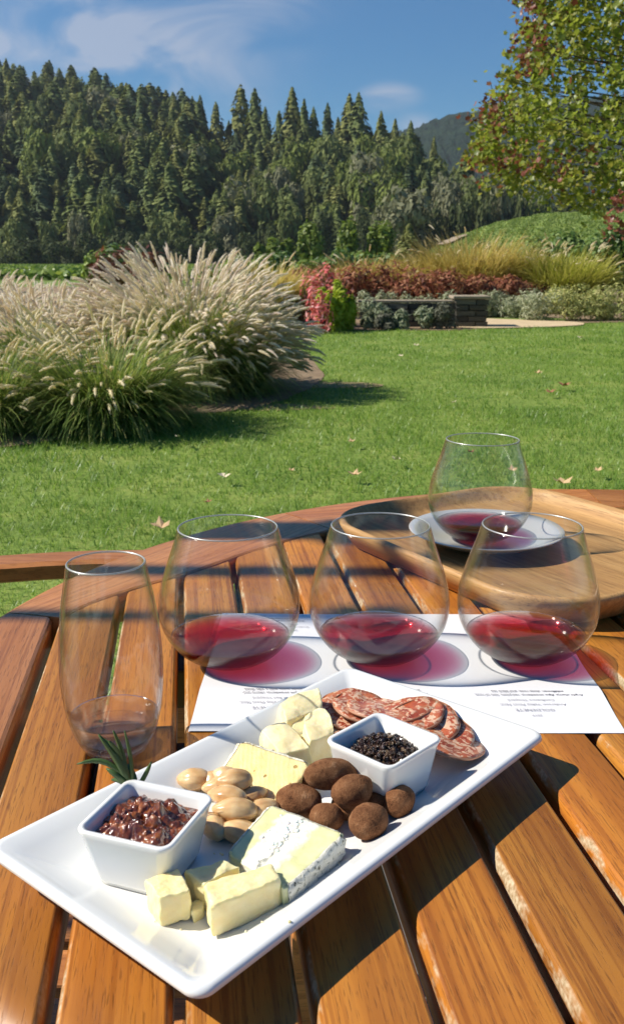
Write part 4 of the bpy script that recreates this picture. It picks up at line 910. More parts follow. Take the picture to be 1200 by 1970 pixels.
obj('paving', mesh('paving', [(-.42, -.35, .012), (1.6, -.35, .012), (1.6, 2.65, .012), (-.50, 2.65, .012)], [(0, 1, 2, 3)], G_PAVE), kind='structure')

# chair behind the left side of the table
ch = thing('garden_chair', 'teak garden armchair beyond the table at left with one curved arm showing', 'chair', (-.62, .98, 0))
def sweep(path, hw, hh, mat, name, parent, b=.3):
    V = []; P = [Vector(p) for p in path]
    sec = [(-1, -1 + b), (-1, 1 - b), (-1 + b, 1), (0, 1.12), (1 - b, 1), (1, 1 - b), (1, -1 + b), (1 - b, -1), (-1 + b, -1)]
    for i, p in enumerate(P):
        t = (P[min(i + 1, len(P) - 1)] - P[max(0, i - 1)]).normalized(); s = t.cross(Vector((0, 0, 1))).normalized(); u = s.cross(t)
        for a, c in sec: V.append(tuple(p + s * a * hw + u * c * hh))
    return obj(name, mesh(name, V, ring_faces(len(P), len(sec)), mat), parent)
arm = []
for px, py in [(-420, 1130), (-260, 1100), (-130, 1084), (0, 1078), (90, 1072), (180, 1068), (270, 1067), (360, 1070), (420, 1076)]:
    p = on_plane(px, py, .667); arm.append((p.x + .62, p.y - .98, .655))
sweep(arm, .028, .0125, W_CHAIR, 'arm', ch)
for q in range(3):
    pass
a0 = Vector(arm[0]); a1 = Vector(arm[-2])
for nm, p, hgt in (('leg', (a1.x - .02, a1.y, 0), .642), ('leg', (a0.x, a0.y, 0), .95), ('leg', (a1.x - .02, a1.y - .52 + .12, 0), .642), ('leg', (a0.x, a0.y - .52, 0), .95)):
    v, f = bevel_box(.045, .045, hgt - .0, .004, (0, 0, hgt / 2)); 
    obj(nm, mesh(nm, v, f, W_CHAIR), ch, p)
sweep([(p[0], p[1] - .50, p[2]) for p in arm[:5]], .028, .0125, W_CHAIR, 'arm', ch)
for i in range(8):
    v, f = bevel_box(.50, .045, .018, .003, (a0.x + .27, a0.y - .47 + i * .058, .43)); obj('seat_slat', mesh('seat_slat', v, f, W_CHAIR), ch)
for i in range(4):
    v, f = bevel_box(.02, .50, .05, .003, (a0.x, a0.y - .26, .55 + i * .105)); obj('back_rail', mesh('back_rail', v, f, W_CHAIR), ch)

for i, (x, y, w, h, lab) in enumerate([(-1.90, .925, .034, 2.66, 'slim unseen post added left of the table to shade it'), (-2.05, .805, .026, 2.68, 'thinner unseen shadow casting post nearest the camera'), (-1.90, 1.07, .075, 2.56, 'wide unseen shadow casting post beyond the others')]):  # posts added out of view to throw shade bands across the table
    t = thing('shadow_post', lab, 'post', (x, y, 0), 0, 'added shadow posts left of the table'); v, f = bevel_box(w, w, h, .003, (0, 0, h / 2)); obj('post_shaft', mesh('post_shaft', v, f, W_CHAIR), t); v, f = bevel_box(w + .03, w + .03, .02, .003, (0, 0, h + .01)); obj('post_cap', mesh('post_cap', v, f, W_CHAIR), t)

# ------------------------------------------------------------------ paper sheet under the glasses
pc = [on_table(433, 1183), on_table(355, 1408), on_table(1195, 1412), on_table(1066, 1187)]
pcen = sum(pc, Vector()) / 4; pang = math.atan2((pc[2] - pc[1]).y + (pc[3] - pc[0]).y, (pc[2] - pc[1]).x + (pc[3] - pc[0]).x)
PW, PH_ = .279, .212
def paper_z(x, y):                                         # letter sheet folded in three, still springing a little
    z = .0012 + .0016 * max(0, 1 - abs(y - .036) / .03) + .0022 * max(0, 1 - abs(y + .048) / .035)
    z += .0006 * math.sin(x * 30) * math.sin(y * 24); return z
ps = thing('tasting_sheet', 'white folded tasting note sheet printed upside down lying under the wine glasses', 'paper', (pcen.x, pcen.y, TT), pang)
nx, ny = 30, 48; V = []; F = []
for j in range(ny + 1):
    for i in range(nx + 1):
        x = -PW / 2 + PW * i / nx; y = -PH_ / 2 + PH_ * j / ny; V.append((x, y, paper_z(x, y)))
for j in range(ny):
    for i in range(nx): a = j * (nx + 1) + i; F.append((a, a + 1, a + nx + 2, a + nx + 1))
V2 = [(x, y, z - .0005) for x, y, z in V]; o = len(V)
F2 = [tuple(reversed([i + o for i in f_])) for f_ in F]
obj('sheet', mesh('sheet', V + V2, F + F2, PAPER, True), ps)
def text(body, x, y, size, mat, align='CENTER', shear=0, bold=0.0):
    c = bpy.data.curves.new('printed_text', 'FONT'); c.body = body; c.size = size; c.align_x = align; c.fill_mode = 'FRONT' if False else 'BOTH'; c.dimensions = '2D'; c.shear = shear; c.offset = bold; c.resolution_u = 2
    c.materials.append(mat); fo = bpy.data.objects.new('printed_text', c); me = bpy.data.meshes.new_from_object(fo); bpy.data.objects.remove(fo); me.name = 'printed_text'; o = bpy.data.objects.new('printed_text', me); col.objects.link(o); o.parent = ps; o.location = (x, y, paper_z(x, y) + .0006); o.rotation_euler = (0, 0, math.pi); return o
desc = [('Bright strawberry, cherry and', 'violet notes with a silky finish'), ('Aromas of red plum, fennel', 'and wild strawberry'), ('Bright cherry, Ripe strawberry, red plum, hint of rose,', 'wildflower, dusty rose, and black tea')]
def block(xc, y0, yr, vine_, d):
    text(yr, xc, y0, .0034, INK_GREY); text('GOLDENEYE', xc, y0 + .0075, .0047, INK_GREY); text('Anderson Valley Pinot Noir', xc, y0 + .0145, .0040, INK_GREY); text(vine_, xc, y0 + .0205, .0038, INK_GREY)
    text(d[0], xc, y0 + .0275, .0034, INK, shear=.25, bold=.00003); text(d[1], xc, y0 + .0325, .0034, INK, shear=.25, bold=.00003)
for xc, v_, d in ((-.088, 'Split Rail Vineyard', desc[0]), (.0, 'Narrows Vineyard', desc[1]), (.088, 'Confluence Vineyard', desc[2])): block(xc, -.081, '2019', v_, d)
for xc, v_, d in ((-.088, 'Anderson Valley', desc[1]), (.0, 'Gowan Creek Vineyard', desc[0]), (.088, 'Anderson Valley', desc[1])): block(xc, .062, '2019', v_, d)
# clear film edge
sl = [(-PW / 2 - .004, -PH_ / 2 - .003), (PW / 2 + .004, -PH_ / 2 - .003), (PW / 2 + .004, PH_ / 2 + .002), (-PW / 2 - .004, PH_ / 2 + .002)]

# ------------------------------------------------------------------ glasses
def glass_obj(prof, name, label, cat, loc, group, th=.0011, fill=None, fillmat=None, base_th=.004, fillname='wine', n=96, tilt=0):
    t = thing(name, label, cat, loc, 0, group)
    P = [Vector((r, z)) for r, z in prof]; inner = []
    # smooth profile
    def cat_rom(P, sub):
        out = []
        for i in range(len(P) - 1):
            p0 = P[max(i - 1, 0)]; p1 = P[i]; p2 = P[i + 1]; p3 = P[min(i + 2, len(P) - 1)]
            for k in range(sub):
                u = k / sub; out.append(.5 * ((2 * p1) + (p2 - p0) * u + (2 * p0 - 5 * p1 + 4 * p2 - p3) * u * u + (3 * p1 - p0 - 3 * p2 + p3) * u ** 3))
        return out + [P[-1]]
    S = cat_rom(P, 5)
    for i, p in enumerate(S):
        tn = (S[min(i + 1, len(S) - 1)] - S[max(i - 1, 0)]).normalized(); nm = Vector((-tn.y, tn.x))
        q = p + nm * th; 
        if q.y > base_th and q.x > 0: inner.append(q)
    inner = [Vector((inner[0].x * .5, base_th * .85))] + inner
    ring = [Vector((0.0008, .0004))] + S + list(reversed(inner)) + [Vector((.0008, base_th * .8))]
    V = lathe([(p.x, p.y) for p in ring], n); F = ring_faces(len(ring), n); obj('glass_body', mesh('glass_body', V, F, GLASS, True), t)
    # lip, its refracted brightness painted in as white
    rr, zz = P[-1]; V = []; m = 6
    for j in range(n):
        a = 2 * math.pi * j / n
        for k in range(m):
            b = 2 * math.pi * k / m; r = rr - th / 2 + .00062 * math.cos(b); V.append((r * math.cos(a), r * math.sin(a), zz + .00062 * math.sin(b)))
    obj('rim', mesh('rim', V, ring_faces(n, m, True, False, False, True), GLASS_RIM, True), t)
    if fill:
        ins = [q for q in inner if q.y < fill]; e = .0002; prof_l = [(.0008, base_th * .85 + .0002)] + [(max(.001, q.x - e), q.y + e) for q in ins]
        rt = np.interp(fill, [q.y for q in inner], [q.x for q in inner]) - e; prof_l += [(rt, fill), (rt - .0012, fill - .0008), (rt - .004, fill - .0013), (.0008, fill - .0014)]
        V = lathe(prof_l, n); obj(fillname, mesh(fillname, V, ring_faces(len(prof_l), n), fillmat, True), t)
    return t
WP = [(.016, .0), (.022, .0006), (.030, .0045), (.038, .0105), (.0455, .020), (.0500, .030), (.0518, .040), (.0513, .051), (.0485, .064), (.0440, .078), (.0395, .091), (.0362, .1025)]
TP = [(.017, .0), (.0195, .001), (.0225, .0065), (.0260, .015), (.0290, .027), (.0306, .042), (.0309, .056), (.0300, .074), (.0278, .093), (.0248, .110), (.0232, .1195)]
G_W = 'stemless wine glasses with red wine'
PZ = .0035
def base(px, py, dz=0): p = on_table(px, py, dz); return p
glass_obj(WP, 'wine_glass', 'leftmost stemless glass of red wine, half on the paper and half on the wood', 'wine glass', base(444, 1268, PZ), G_W, fill=.0200, fillmat=WINE)
glass_obj(WP, 'wine_glass', 'middle stemless glass of red wine standing on the white paper', 'wine glass', base(727, 1262, PZ), G_W, fill=.0200, fillmat=WINE)
glass_obj(WP, 'wine_glass', 'right stemless glass of red wine on the paper, in front of the saucer', 'wine glass', base(1008, 1262, PZ), G_W, fill=.0200, fillmat=WINE)
glass_obj(TP, 'water_glass', 'tall tumbler with a little water on the wood at left', 'glass', base(224, 1436, .0006), None, fill=.0225, fillmat=WATER, base_th=.008, fillname='water')
base_v = [(.0008, .0010), (.0165, .0010), (.0188, .0018), (.0215, .0062), (.0205, .0074), (.0008, .0066)]
obj('glass_base', mesh('glass_base', lathe(base_v, 64), ring_faces(len(base_v), 64), liquid_mat('solid_glass_base', (.97, .98, .98), 2, .22, 1.7, .35), True), [o for o in bpy.data.objects if o.name.startswith('water_glass')][0])

# ------------------------------------------------------------------ wooden tray, saucer and far glass
def rrect(L_, W_, r, n=10):
    pts = []
    for cx, cy_, a0_ in ((L_ / 2 - r, W_ / 2 - r, 0), (-L_ / 2 + r, W_ / 2 - r, 90), (-L_ / 2 + r, -W_ / 2 + r, 180), (L_ / 2 - r, -W_ / 2 + r, 270)):
        for k in range(n + 1): a = R(a0_ + 90 * k / n); pts.append((cx + r * math.cos(a), cy_ + r * math.sin(a)))
    return pts
def rr_stack(levels, n=10):
    """levels: (L, W, r, z) -> rings of one closed body"""
    V = []
    for (L_, W_, r, z) in levels:
        for (x, y) in rrect(L_, W_, max(r, .0005), n): V.append((x, y, z))
    return V, ring_faces(len(levels), 4 * (n + 1))
tl = on_table(622, 985, .03); tb = on_table(1078, 1174, .03)
ax = (tb - tl); ax.z = 0; TLn = .36; TWd = .30; ta = math.atan2(ax.y, ax.x)
axn = Vector((math.cos(ta), math.sin(ta), 0)); ayn = Vector((-math.sin(ta), math.cos(ta), 0))
tcn = Vector((tl.x, tl.y, 0)) + axn * (TLn / 2 - .012) + ayn * (TWd / 2 - .008)
tr = thing('wooden_tray', 'pale wooden serving tray with raised lip behind the right wine glass', 'tray', (tcn.x, tcn.y, TT + .001), ta)
H_ = .028
lv = [(TLn - .05, TWd - .05, .05, .0), (TLn - .03, TWd - .03, .06, .002), (TLn - .008, TWd - .008, .074, H_ * .6), (TLn, TWd, .078, H_ - .004), (TLn - .003, TWd - .003, .077, H_ - .001), (TLn - .008, TWd - .008, .074, H_), (TLn - .013, TWd - .013, .072, H_ - .001), (TLn - .020, TWd - .020, .068, H_ - .004), (TLn - .032, TWd - .032, .062, H_ - .012), (TLn - .044, TWd - .044, .055, H_ - .0145)]
v, f = rr_stack(lv, 12); obj('board', mesh('board', v, f, W_TRAY, True), tr)
sc_p = on_table(934, 1019, .03); SZ = TT + .001 + H_ - .0145 + .0005
sau = thing('saucer', 'shallow silvery metal saucer on the wooden tray under the far glass', 'saucer', (sc_p.x, sc_p.y, SZ))
pr = [(.001, .0), (.035, .0), (.040, .001), (.055, .006), (.068, .012), (.076, .0155), (.0775, .0165), (.0765, .0172), (.068, .0140), (.055, .0082), (.042, .0040), (.03, .0030), (.001, .0030)]
obj('dish', mesh('dish', lathe(pr, 96), ring_faces(len(pr), 96), STEEL, True), sau)
gp = on_plane(922, 1025, SZ + .004)
glass_obj(WP, 'wine_glass', 'far stemless glass of red wine standing in the silvery saucer on the tray', 'wine glass', (sc_p.x - .006, sc_p.y + .008, SZ + .0035), G_W, fill=.018, fillmat=WINE)

# ------------------------------------------------------------------ platter
PC = Vector((-.009, .4585)); PL_, PWd = .278, .150; PA = R(49.4)
pu = Vector((math.cos(PA), math.sin(PA))); pv = Vector((-math.sin(PA), math.cos(PA)))
lev = [(0, .0200), (.0006, .0220), (.002, .0232), (.0045, .0228), (.012, .0185), (.022, .0118), (.030, .0078), (.034, .0068), (.040, .0065)]
plate = thing('serving_platter', 'long white rectangular porcelain platter with upturned edges', 'platter', (PC.x, PC.y, TT + .0005), PA)
und = [(.040, .0018), (.036, .0), (.032, .0), (.030, .0025), (.018, .0110), (.006, .0172), (.001, .0192)]
LV_ = [(PL_ - 2 * i, PWd - 2 * i, .008 - min(i, .006) * .6, z) for i, z in und] + [(PL_ - 2 * i, PWd - 2 * i, max(.008 - i * .2, .002), z) for i, z in lev]
LV_ = [(PL_ - .14, PWd - .14, .002, .0018)] + LV_
v, f = rr_stack(LV_, 8); obj('dish', mesh('dish', v, f, CERAMIC, True), plate)
def plate_z(x, y):
    d = Vector((x - PC.x, y - PC.y)); i = min(PL_ / 2 - abs(d.dot(pu)), PWd / 2 - abs(d.dot(pv)))
    return TT + .0005 + float(np.interp(i, [a for a, b in lev[2:]], [b for a, b in lev[2:]]))
def on_plate(px, py, up=0.0):
    """point whose centre shows at the pixel, `up` above the platter's surface"""
    z = TT + .007 + up
    for _ in range(6): p = on_plane(px, py, z); z = plate_z(p.x, p.y) + up
    return on_plane(px, py, z)

def bowl(cen, ang, label, S=.049, H=.031, S2=.036):
    t = thing('dip_bowl', label, 'bowl', cen, ang, 'small square white bowls on the platter')
    L_ = [(S2 - .008, S2 - .008, .003, .001), (S2 - .005, S2 - .005, .004, 0), (S2, S2, .005, .0004), (S2 + .003, S2 + .003, .006, .004), (S - .002, S - .002, .006, H - .004), (S, S, .006, H - .0012), (S - .0012, S - .0012, .0055, H), (S - .005, S - .005, .0045, H - .0004), (S - .0068, S - .0068, .004, H - .003), (S2 - .003, S2 - .003, .004, .007), (S2 - .008, S2 - .008, .004, .0045)]
    v, f = rr_stack(L_, 6); obj('bowl_body', mesh('bowl_body', v, f, CERAMIC, True), t); return t
def centre4(pts, z): q = [on_table(a, b, z) for a, b in pts]; return sum(q, Vector()) / 4
BZ = .0075
b1 = centre4([(148, 1592), (330, 1642), (411, 1525), (238, 1500)], BZ + .031); b2 = centre4([(619, 1418), (742, 1484), (862, 1418), (730, 1368)], BZ + .031)
B1A = R(70); B2A = R(47)
B1 = bowl((b1.x, b1.y, TT + BZ), B1A, 'small square white bowl of fig jam at the near left of the platter', S=.0495)
B2 = bowl((b2.x, b2.y, TT + BZ), B2A, 'small square white bowl of black tapenade beside the salami', S=.0475)

def ico(sub=3):
    bm = bmesh.new(); bmesh.ops.create_icosphere(bm, subdivisions=sub, radius=1); bm.verts.ensure_lookup_table()
    V = [v.co.copy() for v in bm.verts]; F = [tuple(v.index for v in f.verts) for f in bm.faces]; bm.free(); return V, F
ICO1, ICO2, ICO3, ICO4 = ico(1), ico(2), ico(3), ico(4)
# jam
def mound(name, parent, mat, half, z0, amp, hump, seed, n=90, hole=None):
    V = []; F = []
    for j in range(n + 1):
        for i in range(n + 1):
            x = -half + 2 * half * i / n; y = -half + 2 * half * j / n; e = max(0, 1 - (max(abs(x), abs(y)) / half) ** 3)
            q = Vector((x * (190 if n < 100 else 125) + seed, y * (190 if n < 100 else 125), 0)); z = z0 + e * (hump * max(0, 1 - (x * x + y * y) / (half * half) * .7) + amp * abs(noise.noise(q)) * 1.6 + amp * .5 * noise.noise(q * 2.3) + amp * (.35 if n < 100 else .14) * noise.noise(q * 5))
            if hole: z -= hole[2] * math.exp(-((x - hole[0]) ** 2 + (y - hole[1]) ** 2) / .00003)
            V.append((x, y, z))
    for j in range(n):
        for i in range(n): a = j * (n + 1) + i; F.append((a, a + 1, a + n + 2, a + n + 1))
    return V, F
jam_t = thing('fig_jam', 'glossy dark red fig jam heaped in the left bowl', 'jam', (b1.x, b1.y, TT + BZ), B1A)
parts = [(*mound('j', None, None, .0206, .0240, .0058, .0050, 3, n=130, hole=(.001, .002, .006)), 0)]
jr = random.Random(5)
for i in range(16):
    a = jr.uniform(0, 6.28); r = .0180 * math.sqrt(jr.random()); c = Vector((r * math.cos(a) * 1.05, r * math.sin(a) * 1.05,   .0280 - r * .2 + jr.uniform(-.002, .001))); s = jr.uniform(.0026, .0058); st = Vector((1, jr.uniform(.5, 1), jr.uniform(.4, .8)))
    V_ = [c + Vector((v.x * st.x, v.y * st.y, v.z * st.z)) * s * (1 + .45 * noise.noise(v * 1.6 + Vector((i, 0, 0))) + .2 * noise.noise(v * 4)) for v in ICO3[0]]; parts.append((V_, ICO3[1], 0))
v, f, _ = merge(parts); obj('jam_heap', mesh('jam_heap', v, f, JAM, True), jam_t)
tap_t = thing('olive_tapenade', 'chopped black olive tapenade heaped in the right bowl', 'tapenade', (b2.x, b2.y, TT + BZ), B2A)
parts = [(*mound('t', None, None, .0188, .0195, .002, .0075, 8, 50), 0)]
for i in range(680):
    a = jr.uniform(0, 6.28); r = .0180 * math.sqrt(jr.random()); hz = .0195 + .0088 * max(0, 1 - (r / .019) ** 2) ; c = Vector((r * math.cos(a) * 1.04, r * math.sin(a) * 1.04, hz + jr.uniform(-.0005, .0022))); s = jr.uniform(.0006, .0019); e = Euler((jr.uniform(0, 6), jr.uniform(0, 6), jr.uniform(0, 6))).to_matrix()
    st = Vector((1.25, jr.uniform(.5, 1), jr.uniform(.3, .7))); V_ = [c + e @ (Vector((v.x * st.x, v.y * st.y, v.z * st.z)) * s * (1 + .4 * noise.noise(v * 1.6 + Vector((i, 0, 0))))) for v in ICO1[0]]; parts.append((V_, ICO1[1], 0))
v, f, _ = merge(parts); obj('tapenade_heap', mesh('tapenade_heap', v, f, TAPENADE), tap_t, kind='stuff')
# rosemary sprig
ROSE = leaf_mat('rosemary_needle', [(.035, .075, .02), (.07, .13, .035), (.13, .19, .07)], .25, .4, .5); RSTEM = flat_mat('rosemary_stem', (.16, .22, .07), .5)
rs_base = on_plane(258, 1522, TT + BZ + .023)
ros = thing('rosemary_sprig', 'green rosemary sprig stuck upright in the fig jam', 'rosemary', rs_base)
def rel(px, py, y): p = at_dist(px, py, y); return p - rs_base
ry = rs_base.y
stem = [Vector((0, 0, -.004)), rel(252, 1505, ry), rel(243, 1482, ry + .001), rel(232, 1460, ry + .002)]
v, f = tube(stem, [.0013, .0012, .001, .0005], 7); obj('stem', mesh('stem', v, f, RSTEM, True), ros)
def needle(a, b, bend, w):
    a = Vector(a); b = Vector(b); V = []; m = 7; ax_ = (b - a).normalized(); sd = ax_.cross(Vector((0, -1, .3))).normalized(); nn = sd.cross(ax_)
    for k in range(m + 1):
        t = k / m; c = a.lerp(b, t) + bend * math.sin(math.pi * t); ww = 1.35 * w * (math.sin(math.pi * min(.98, .12 + .86 * t)) ** .5)
        V += [c - sd * ww, c + nn * ww * .55, c + sd * ww, c - nn * ww * .25]
    return V, ring_faces(m + 1, 4)
NE = [((252, 1515), (190, 1413), (.001, 0, .001), .0013), ((248, 1500), (148, 1470), (0, .003, .004), .0011), ((250, 1512), (205, 1478), (0, -.002, .002), .0012), ((262, 1520), (292, 1465), (.0005, 0, 0), .0009), ((255, 1520), (240, 1405), (.0012, 0, 0), .0008),
      ((246, 1492), (205, 1435), (.001, 0, 0), .0013), ((244, 1480), (218, 1405), (0, .002, 0), .0009), ((256, 1520), (246, 1470), (.001, -.002, 0), .0022), ((250, 1512), (228, 1440), (.0, -.001, 0), .0016), ((240, 1478), (210, 1425), (.0, .002, .0), .0012), ((252, 1518), (215, 1500), (0, 0, .002), .0012),
      ((266, 1522), (268, 1500), (0, 0, 0), .0009), ((272, 1522), (276, 1505), (0, 0, 0), .0008), ((236, 1468), (198, 1420), (0, 0, .001), .001)]
for i, (a, b, bd, w) in enumerate(NE):
    v, f = needle(rel(*a, ry), rel(*b, ry + random.uniform(-.006, .01)), Vector(bd), w); obj('needle', mesh('needle', v, f, ROSE, True), ros)

# chocolates and almonds
def nut(name, label, cat, px, py, a, b, c, mat, yaw, pitch=0, roll=0, kind='choc', seed=0, group=None, lift=None):
    up = (c if lift is None else lift); p = on_plate(px, py, up); V = []
    for v in ICO4[0]:
        x, y, z = v
        if kind == 'almond':
            k = 1 - .38 * max(0, y) ** 1.5; x *= k; z *= k * (1 - .12 * abs(x)); g_ = 1 + .018 * math.sin(math.atan2(z, x) * 9 + seed) + .03 * noise.noise(v * 2.2 + Vector((seed, 0, 0)))
        else: g_ = 1 + .07 * noise.noise(v * 1.3 + Vector((seed, 0, 0))) + .02 * noise.noise(v * 5 + Vector((seed, 0, 0))) + .008 * noise.noise(v * 17)
        V.append((x * b * g_, y * a * g_, z * c * g_))
    o = obj(name, mesh(name, V, ICO4[1], mat, True), None, p, (pitch, roll, yaw), label=label, cat=cat, group=group); return o
GC = 'cocoa dusted chocolate almonds on the platter'
for q in [(575, 1541, .0128, .0092, .0088, 70, 'large chocolate almond left, leaning on the tomme slice', .0095), (590, 1498, .0075, .006, .006, 80, 'chocolate almond mostly hidden behind the big one on top', .008), (635, 1489, .0150, .0088, .0085, -67, 'largest elongated chocolate almond on top of the pile', .0205), (677, 1522, .0118, .0088, .0085, -62, 'chocolate almond next to the tapenade bowl corner, resting on others', .0165),
          (628, 1572, .0092, .0078, .0070, 75, 'small chocolate almond behind the ash rind cheese corner', .007), (708, 1580, .0108, .0092, .0088, -50, 'chocolate almond at the front right of the pile', .009), (768, 1541, .0098, .0078, .0078, -35, 'lone chocolate almond at the far right by the bowl', .0078), (665, 1552, .009, .007, .0065, 40, 'chocolate almond buried at the bottom of the pile', .006), (726, 1545, .009, .0062, .006, 80, 'half hidden chocolate almond behind the front right one', .006)]:
    nut('chocolate_almond', q[6], 'chocolate', q[0], q[1], q[2], q[3], q[4], COCOA, R(q[5]), random.uniform(-.15, .15), random.uniform(-.2, .2), 'choc', q[0], GC, q[7])
GA = 'blanched almonds on the platter'
for q in [(372, 1499, .0098, .0072, .0062, 80, 'almond lying alone behind the jam bowl corner', .006), (410, 1503, .0095, .0065, .0058, 70, 'almond mostly hidden under the topmost two', .008), (450, 1501, .0102, .0072, .0062, 105, 'shiny almond on top of the almond pile', .0165), (420, 1513, .009, .0062, .0055, 100, 'thin almond between the lone one and the pile', .0095), (436, 1531, .0112, .0068, .0058, 68, 'pointed almond in the middle of the pile', .014),
          (486, 1530, .009, .0058, .005, -55, 'small almond wedged against the tomme slice', .0085), (452, 1558, .0118, .0075, .0062, 95, 'largest front almond facing the camera', .0125), (412, 1588, .0105, .0072, .0062, 25, 'almond shaded beside the jam bowl', .0065), (460, 1600, .0110, .0070, .0062, 78, 'lowest almond in front touching the ash rind cheese', .0063), (500, 1560, .0105, .0068, .006, 110, 'almond tucked behind the ash rind cheese', .0075), (438, 1578, .009, .006, .0055, 60, 'almond buried under the front almond', .0045), (432, 1480 + 14, .0088, .0062, .0055, 80, 'almond at the back of the almond pile', .012)]:
    nut('almond', q[6], 'almond', q[0], q[1], q[2], q[3], q[4], ALMOND, R(q[5]), random.uniform(-.12, .12), random.uniform(-.25, .25), 'almond', q[0], GA, q[7])

# cheeses
def prism(name, top, thick, mat, label, rough=.0006, n=26, group=None, cat='cheese', splay=1.0, uv=False, round_=.035, dents=0.0, zs=None, parts=None):
    """top: 4 pixel corners with their height above the table; body extruded down by thick"""
    T = [on_table(a, b, c) for a, b, c in top]; cen = sum(T, Vector()) / 4
    t = None; loc = Vector((cen.x, cen.y, TT)); n2 = max(6, int(n * .5)); V = []; F = []; UV = []
    def pt(u, v_, w):
        q = T[0] * (1 - u) * (1 - v_) + T[1] * u * (1 - v_) + T[2] * u * v_ + T[3] * (1 - u) * v_
        b = cen + (q - cen) * splay; b = Vector((b.x, b.y, q.z)); p = q.lerp(b - Vector((0, 0, thick)), w) - loc
        # rounding of edges
        eu = min(u, 1 - u); ev = min(v_, 1 - v_); ew = min(w, 1 - w) * .6; c0 = cen - loc - Vector((0, 0, thick / 2)); 
        sh = 0
        for e1, e2 in ((eu, ev), (eu, ew), (ev, ew)):
            d = max(0, 1 - e1 / round_) * max(0, 1 - e2 / round_); sh += d * .035
        p = p.lerp(c0, min(.12, sh))
        nz = noise.noise_vector(p * 140 + Vector((top[0][0], 0, 0))) * rough + noise.noise_vector(p * 420) * rough * .5
        if dents: nz += noise.noise_vector(p * 48 + Vector((top[0][0], 3, 0))) * dents
        return p + nz
    faces6 = [lambda a, b: (a, b, 0), lambda a, b: (b, a, 1), lambda a, b: (b, 0, a), lambda a, b: (a, 1, b), lambda a, b: (0, a, b), lambda a, b: (1, b, a)]
    idx = {}
    def vid(u, v_, w):
        k = (round(u, 4), round(v_, 4), round(w, 4))
        if k not in idx: idx[k] = len(V); V.append(pt(u, v_, w)); UV.append((u, v_))
        return idx[k]
    for fn, (na, nb) in zip(faces6, [(n, n), (n, n), (n2, n), (n, n2), (n, n2), (n, n2)]):
        # grids share vertices along edges because every axis uses a fixed division
        A = {0: n, 1: n, 2: n2}
        pass
    def quad_face(fix, val):
        ax2 = [0, 1, 2]; ax2.remove(fix); dv = {0: n, 1: n, 2: n2}; na, nb = dv[ax2[0]], dv[ax2[1]]
        for i in range(na):
            for j in range(nb):
                q = []
                for (di, dj) in ((0, 0), (1, 0), (1, 1), (0, 1)):
                    c = [0, 0, 0]; c[fix] = val; c[ax2[0]] = (i + di) / na; c[ax2[1]] = (j + dj) / nb; q.append(vid(*c))
                F.append(tuple(q))
    for fx in (0, 1, 2):
        for vl_ in (0, 1): quad_face(fx, vl_)
    me = mesh(name, V, F, mat, True)
    bm = bmesh.new(); bm.from_mesh(me); bmesh.ops.recalc_face_normals(bm, faces=bm.faces[:])
    if uv:
        ul = bm.loops.layers.uv.new('UVMap')
        for fc in bm.faces:
            for lp in fc.loops: lp[ul].uv = UV[lp.vert.index]
    bm.to_mesh(me); bm.free()
    if parts:
        t = thing(name, label, cat, loc, 0, group); obj('paste', me, t); return t, T, pt, loc
    return obj(name, me, None, loc, label=label, cat=cat, group=group)
GH = 'hard yellow cheese chunks at the front of the platter'
prism('hard_cheese_chunk', [(278, 1691, .0235), (344, 1670, .0235), (368, 1712, .0235), (307, 1728, .0235)], .0155, CH_HARD, 'small yellow cheese chunk touching the jam bowl', .0007, group=GH, splay=.93)
prism('hard_cheese_chunk', [(353, 1674, .0225), (432, 1654, .0225), (463, 1666, .0215), (392, 1702, .0215)], .0150, CH_HARD, 'yellow cheese chunk wedged behind the largest front one', .0009, group=GH, splay=.95)
prism('hard_cheese_chunk', [(392, 1698, .0245), (524, 1660, .0245), (541, 1690, .0245), (404, 1745, .0245)], .0165, CH_HARD, 'largest yellow cheese chunk at the very front', .0008, group=GH, splay=.97)
prism('hard_cheese_chunk', [(365, 1735, .0125), (385, 1728, .0130), (393, 1745, .0125), (372, 1757, .0120)], .0058, CH_HARD, 'cheese crumb between the small and the largest yellow chunk', .0012, n=12, group=GH, splay=1.05)
GP = 'crumbly pale cheese chunks at the back of the platter'
prism('pale_cheese_chunk', [(537, 1352, .026), (612, 1322, .030), (622, 1362, .026), (548, 1392, .024)], .017, CH_PARM, 'rearmost pale crumbly cheese chunk with a pointed top', .0005, group=GP, dents=.0045, round_=.3)
prism('pale_cheese_chunk', [(578, 1372, .028), (622, 1360, .030), (644, 1408, .026), (592, 1428, .026)], .020, CH_PARM, 'pale cheese chunk leaning against the tapenade bowl', .0005, group=GP, dents=.004, round_=.25)
prism('pale_cheese_chunk', [(503, 1402, .027), (552, 1382, .030), (602, 1442, .024), (538, 1452, .022)], .018, CH_PARM, 'pale waxy cheese chunk just behind the tomme slice', .0005, group=GP, dents=.0042, round_=.3)
prism('pale_cheese_chunk', [(560, 1380, .024), (600, 1372, .024), (615, 1415, .022), (565, 1418, .022)], .016, CH_PARM, 'pale cheese chunk filling the gap between the other three', .0005, n=16, group=GP, dents=.004, round_=.3)
tm, T, ptf, tloc = prism('tomme_slice', [(462, 1425, .0250), (596, 1468, .0230), (540, 1560, .0110), (420, 1490, .0150)], .011, CH_TOMME, 'slice of pale yellow tomme with small holes and a pale rind', .0004, n=30, parts=True, round_=.04)
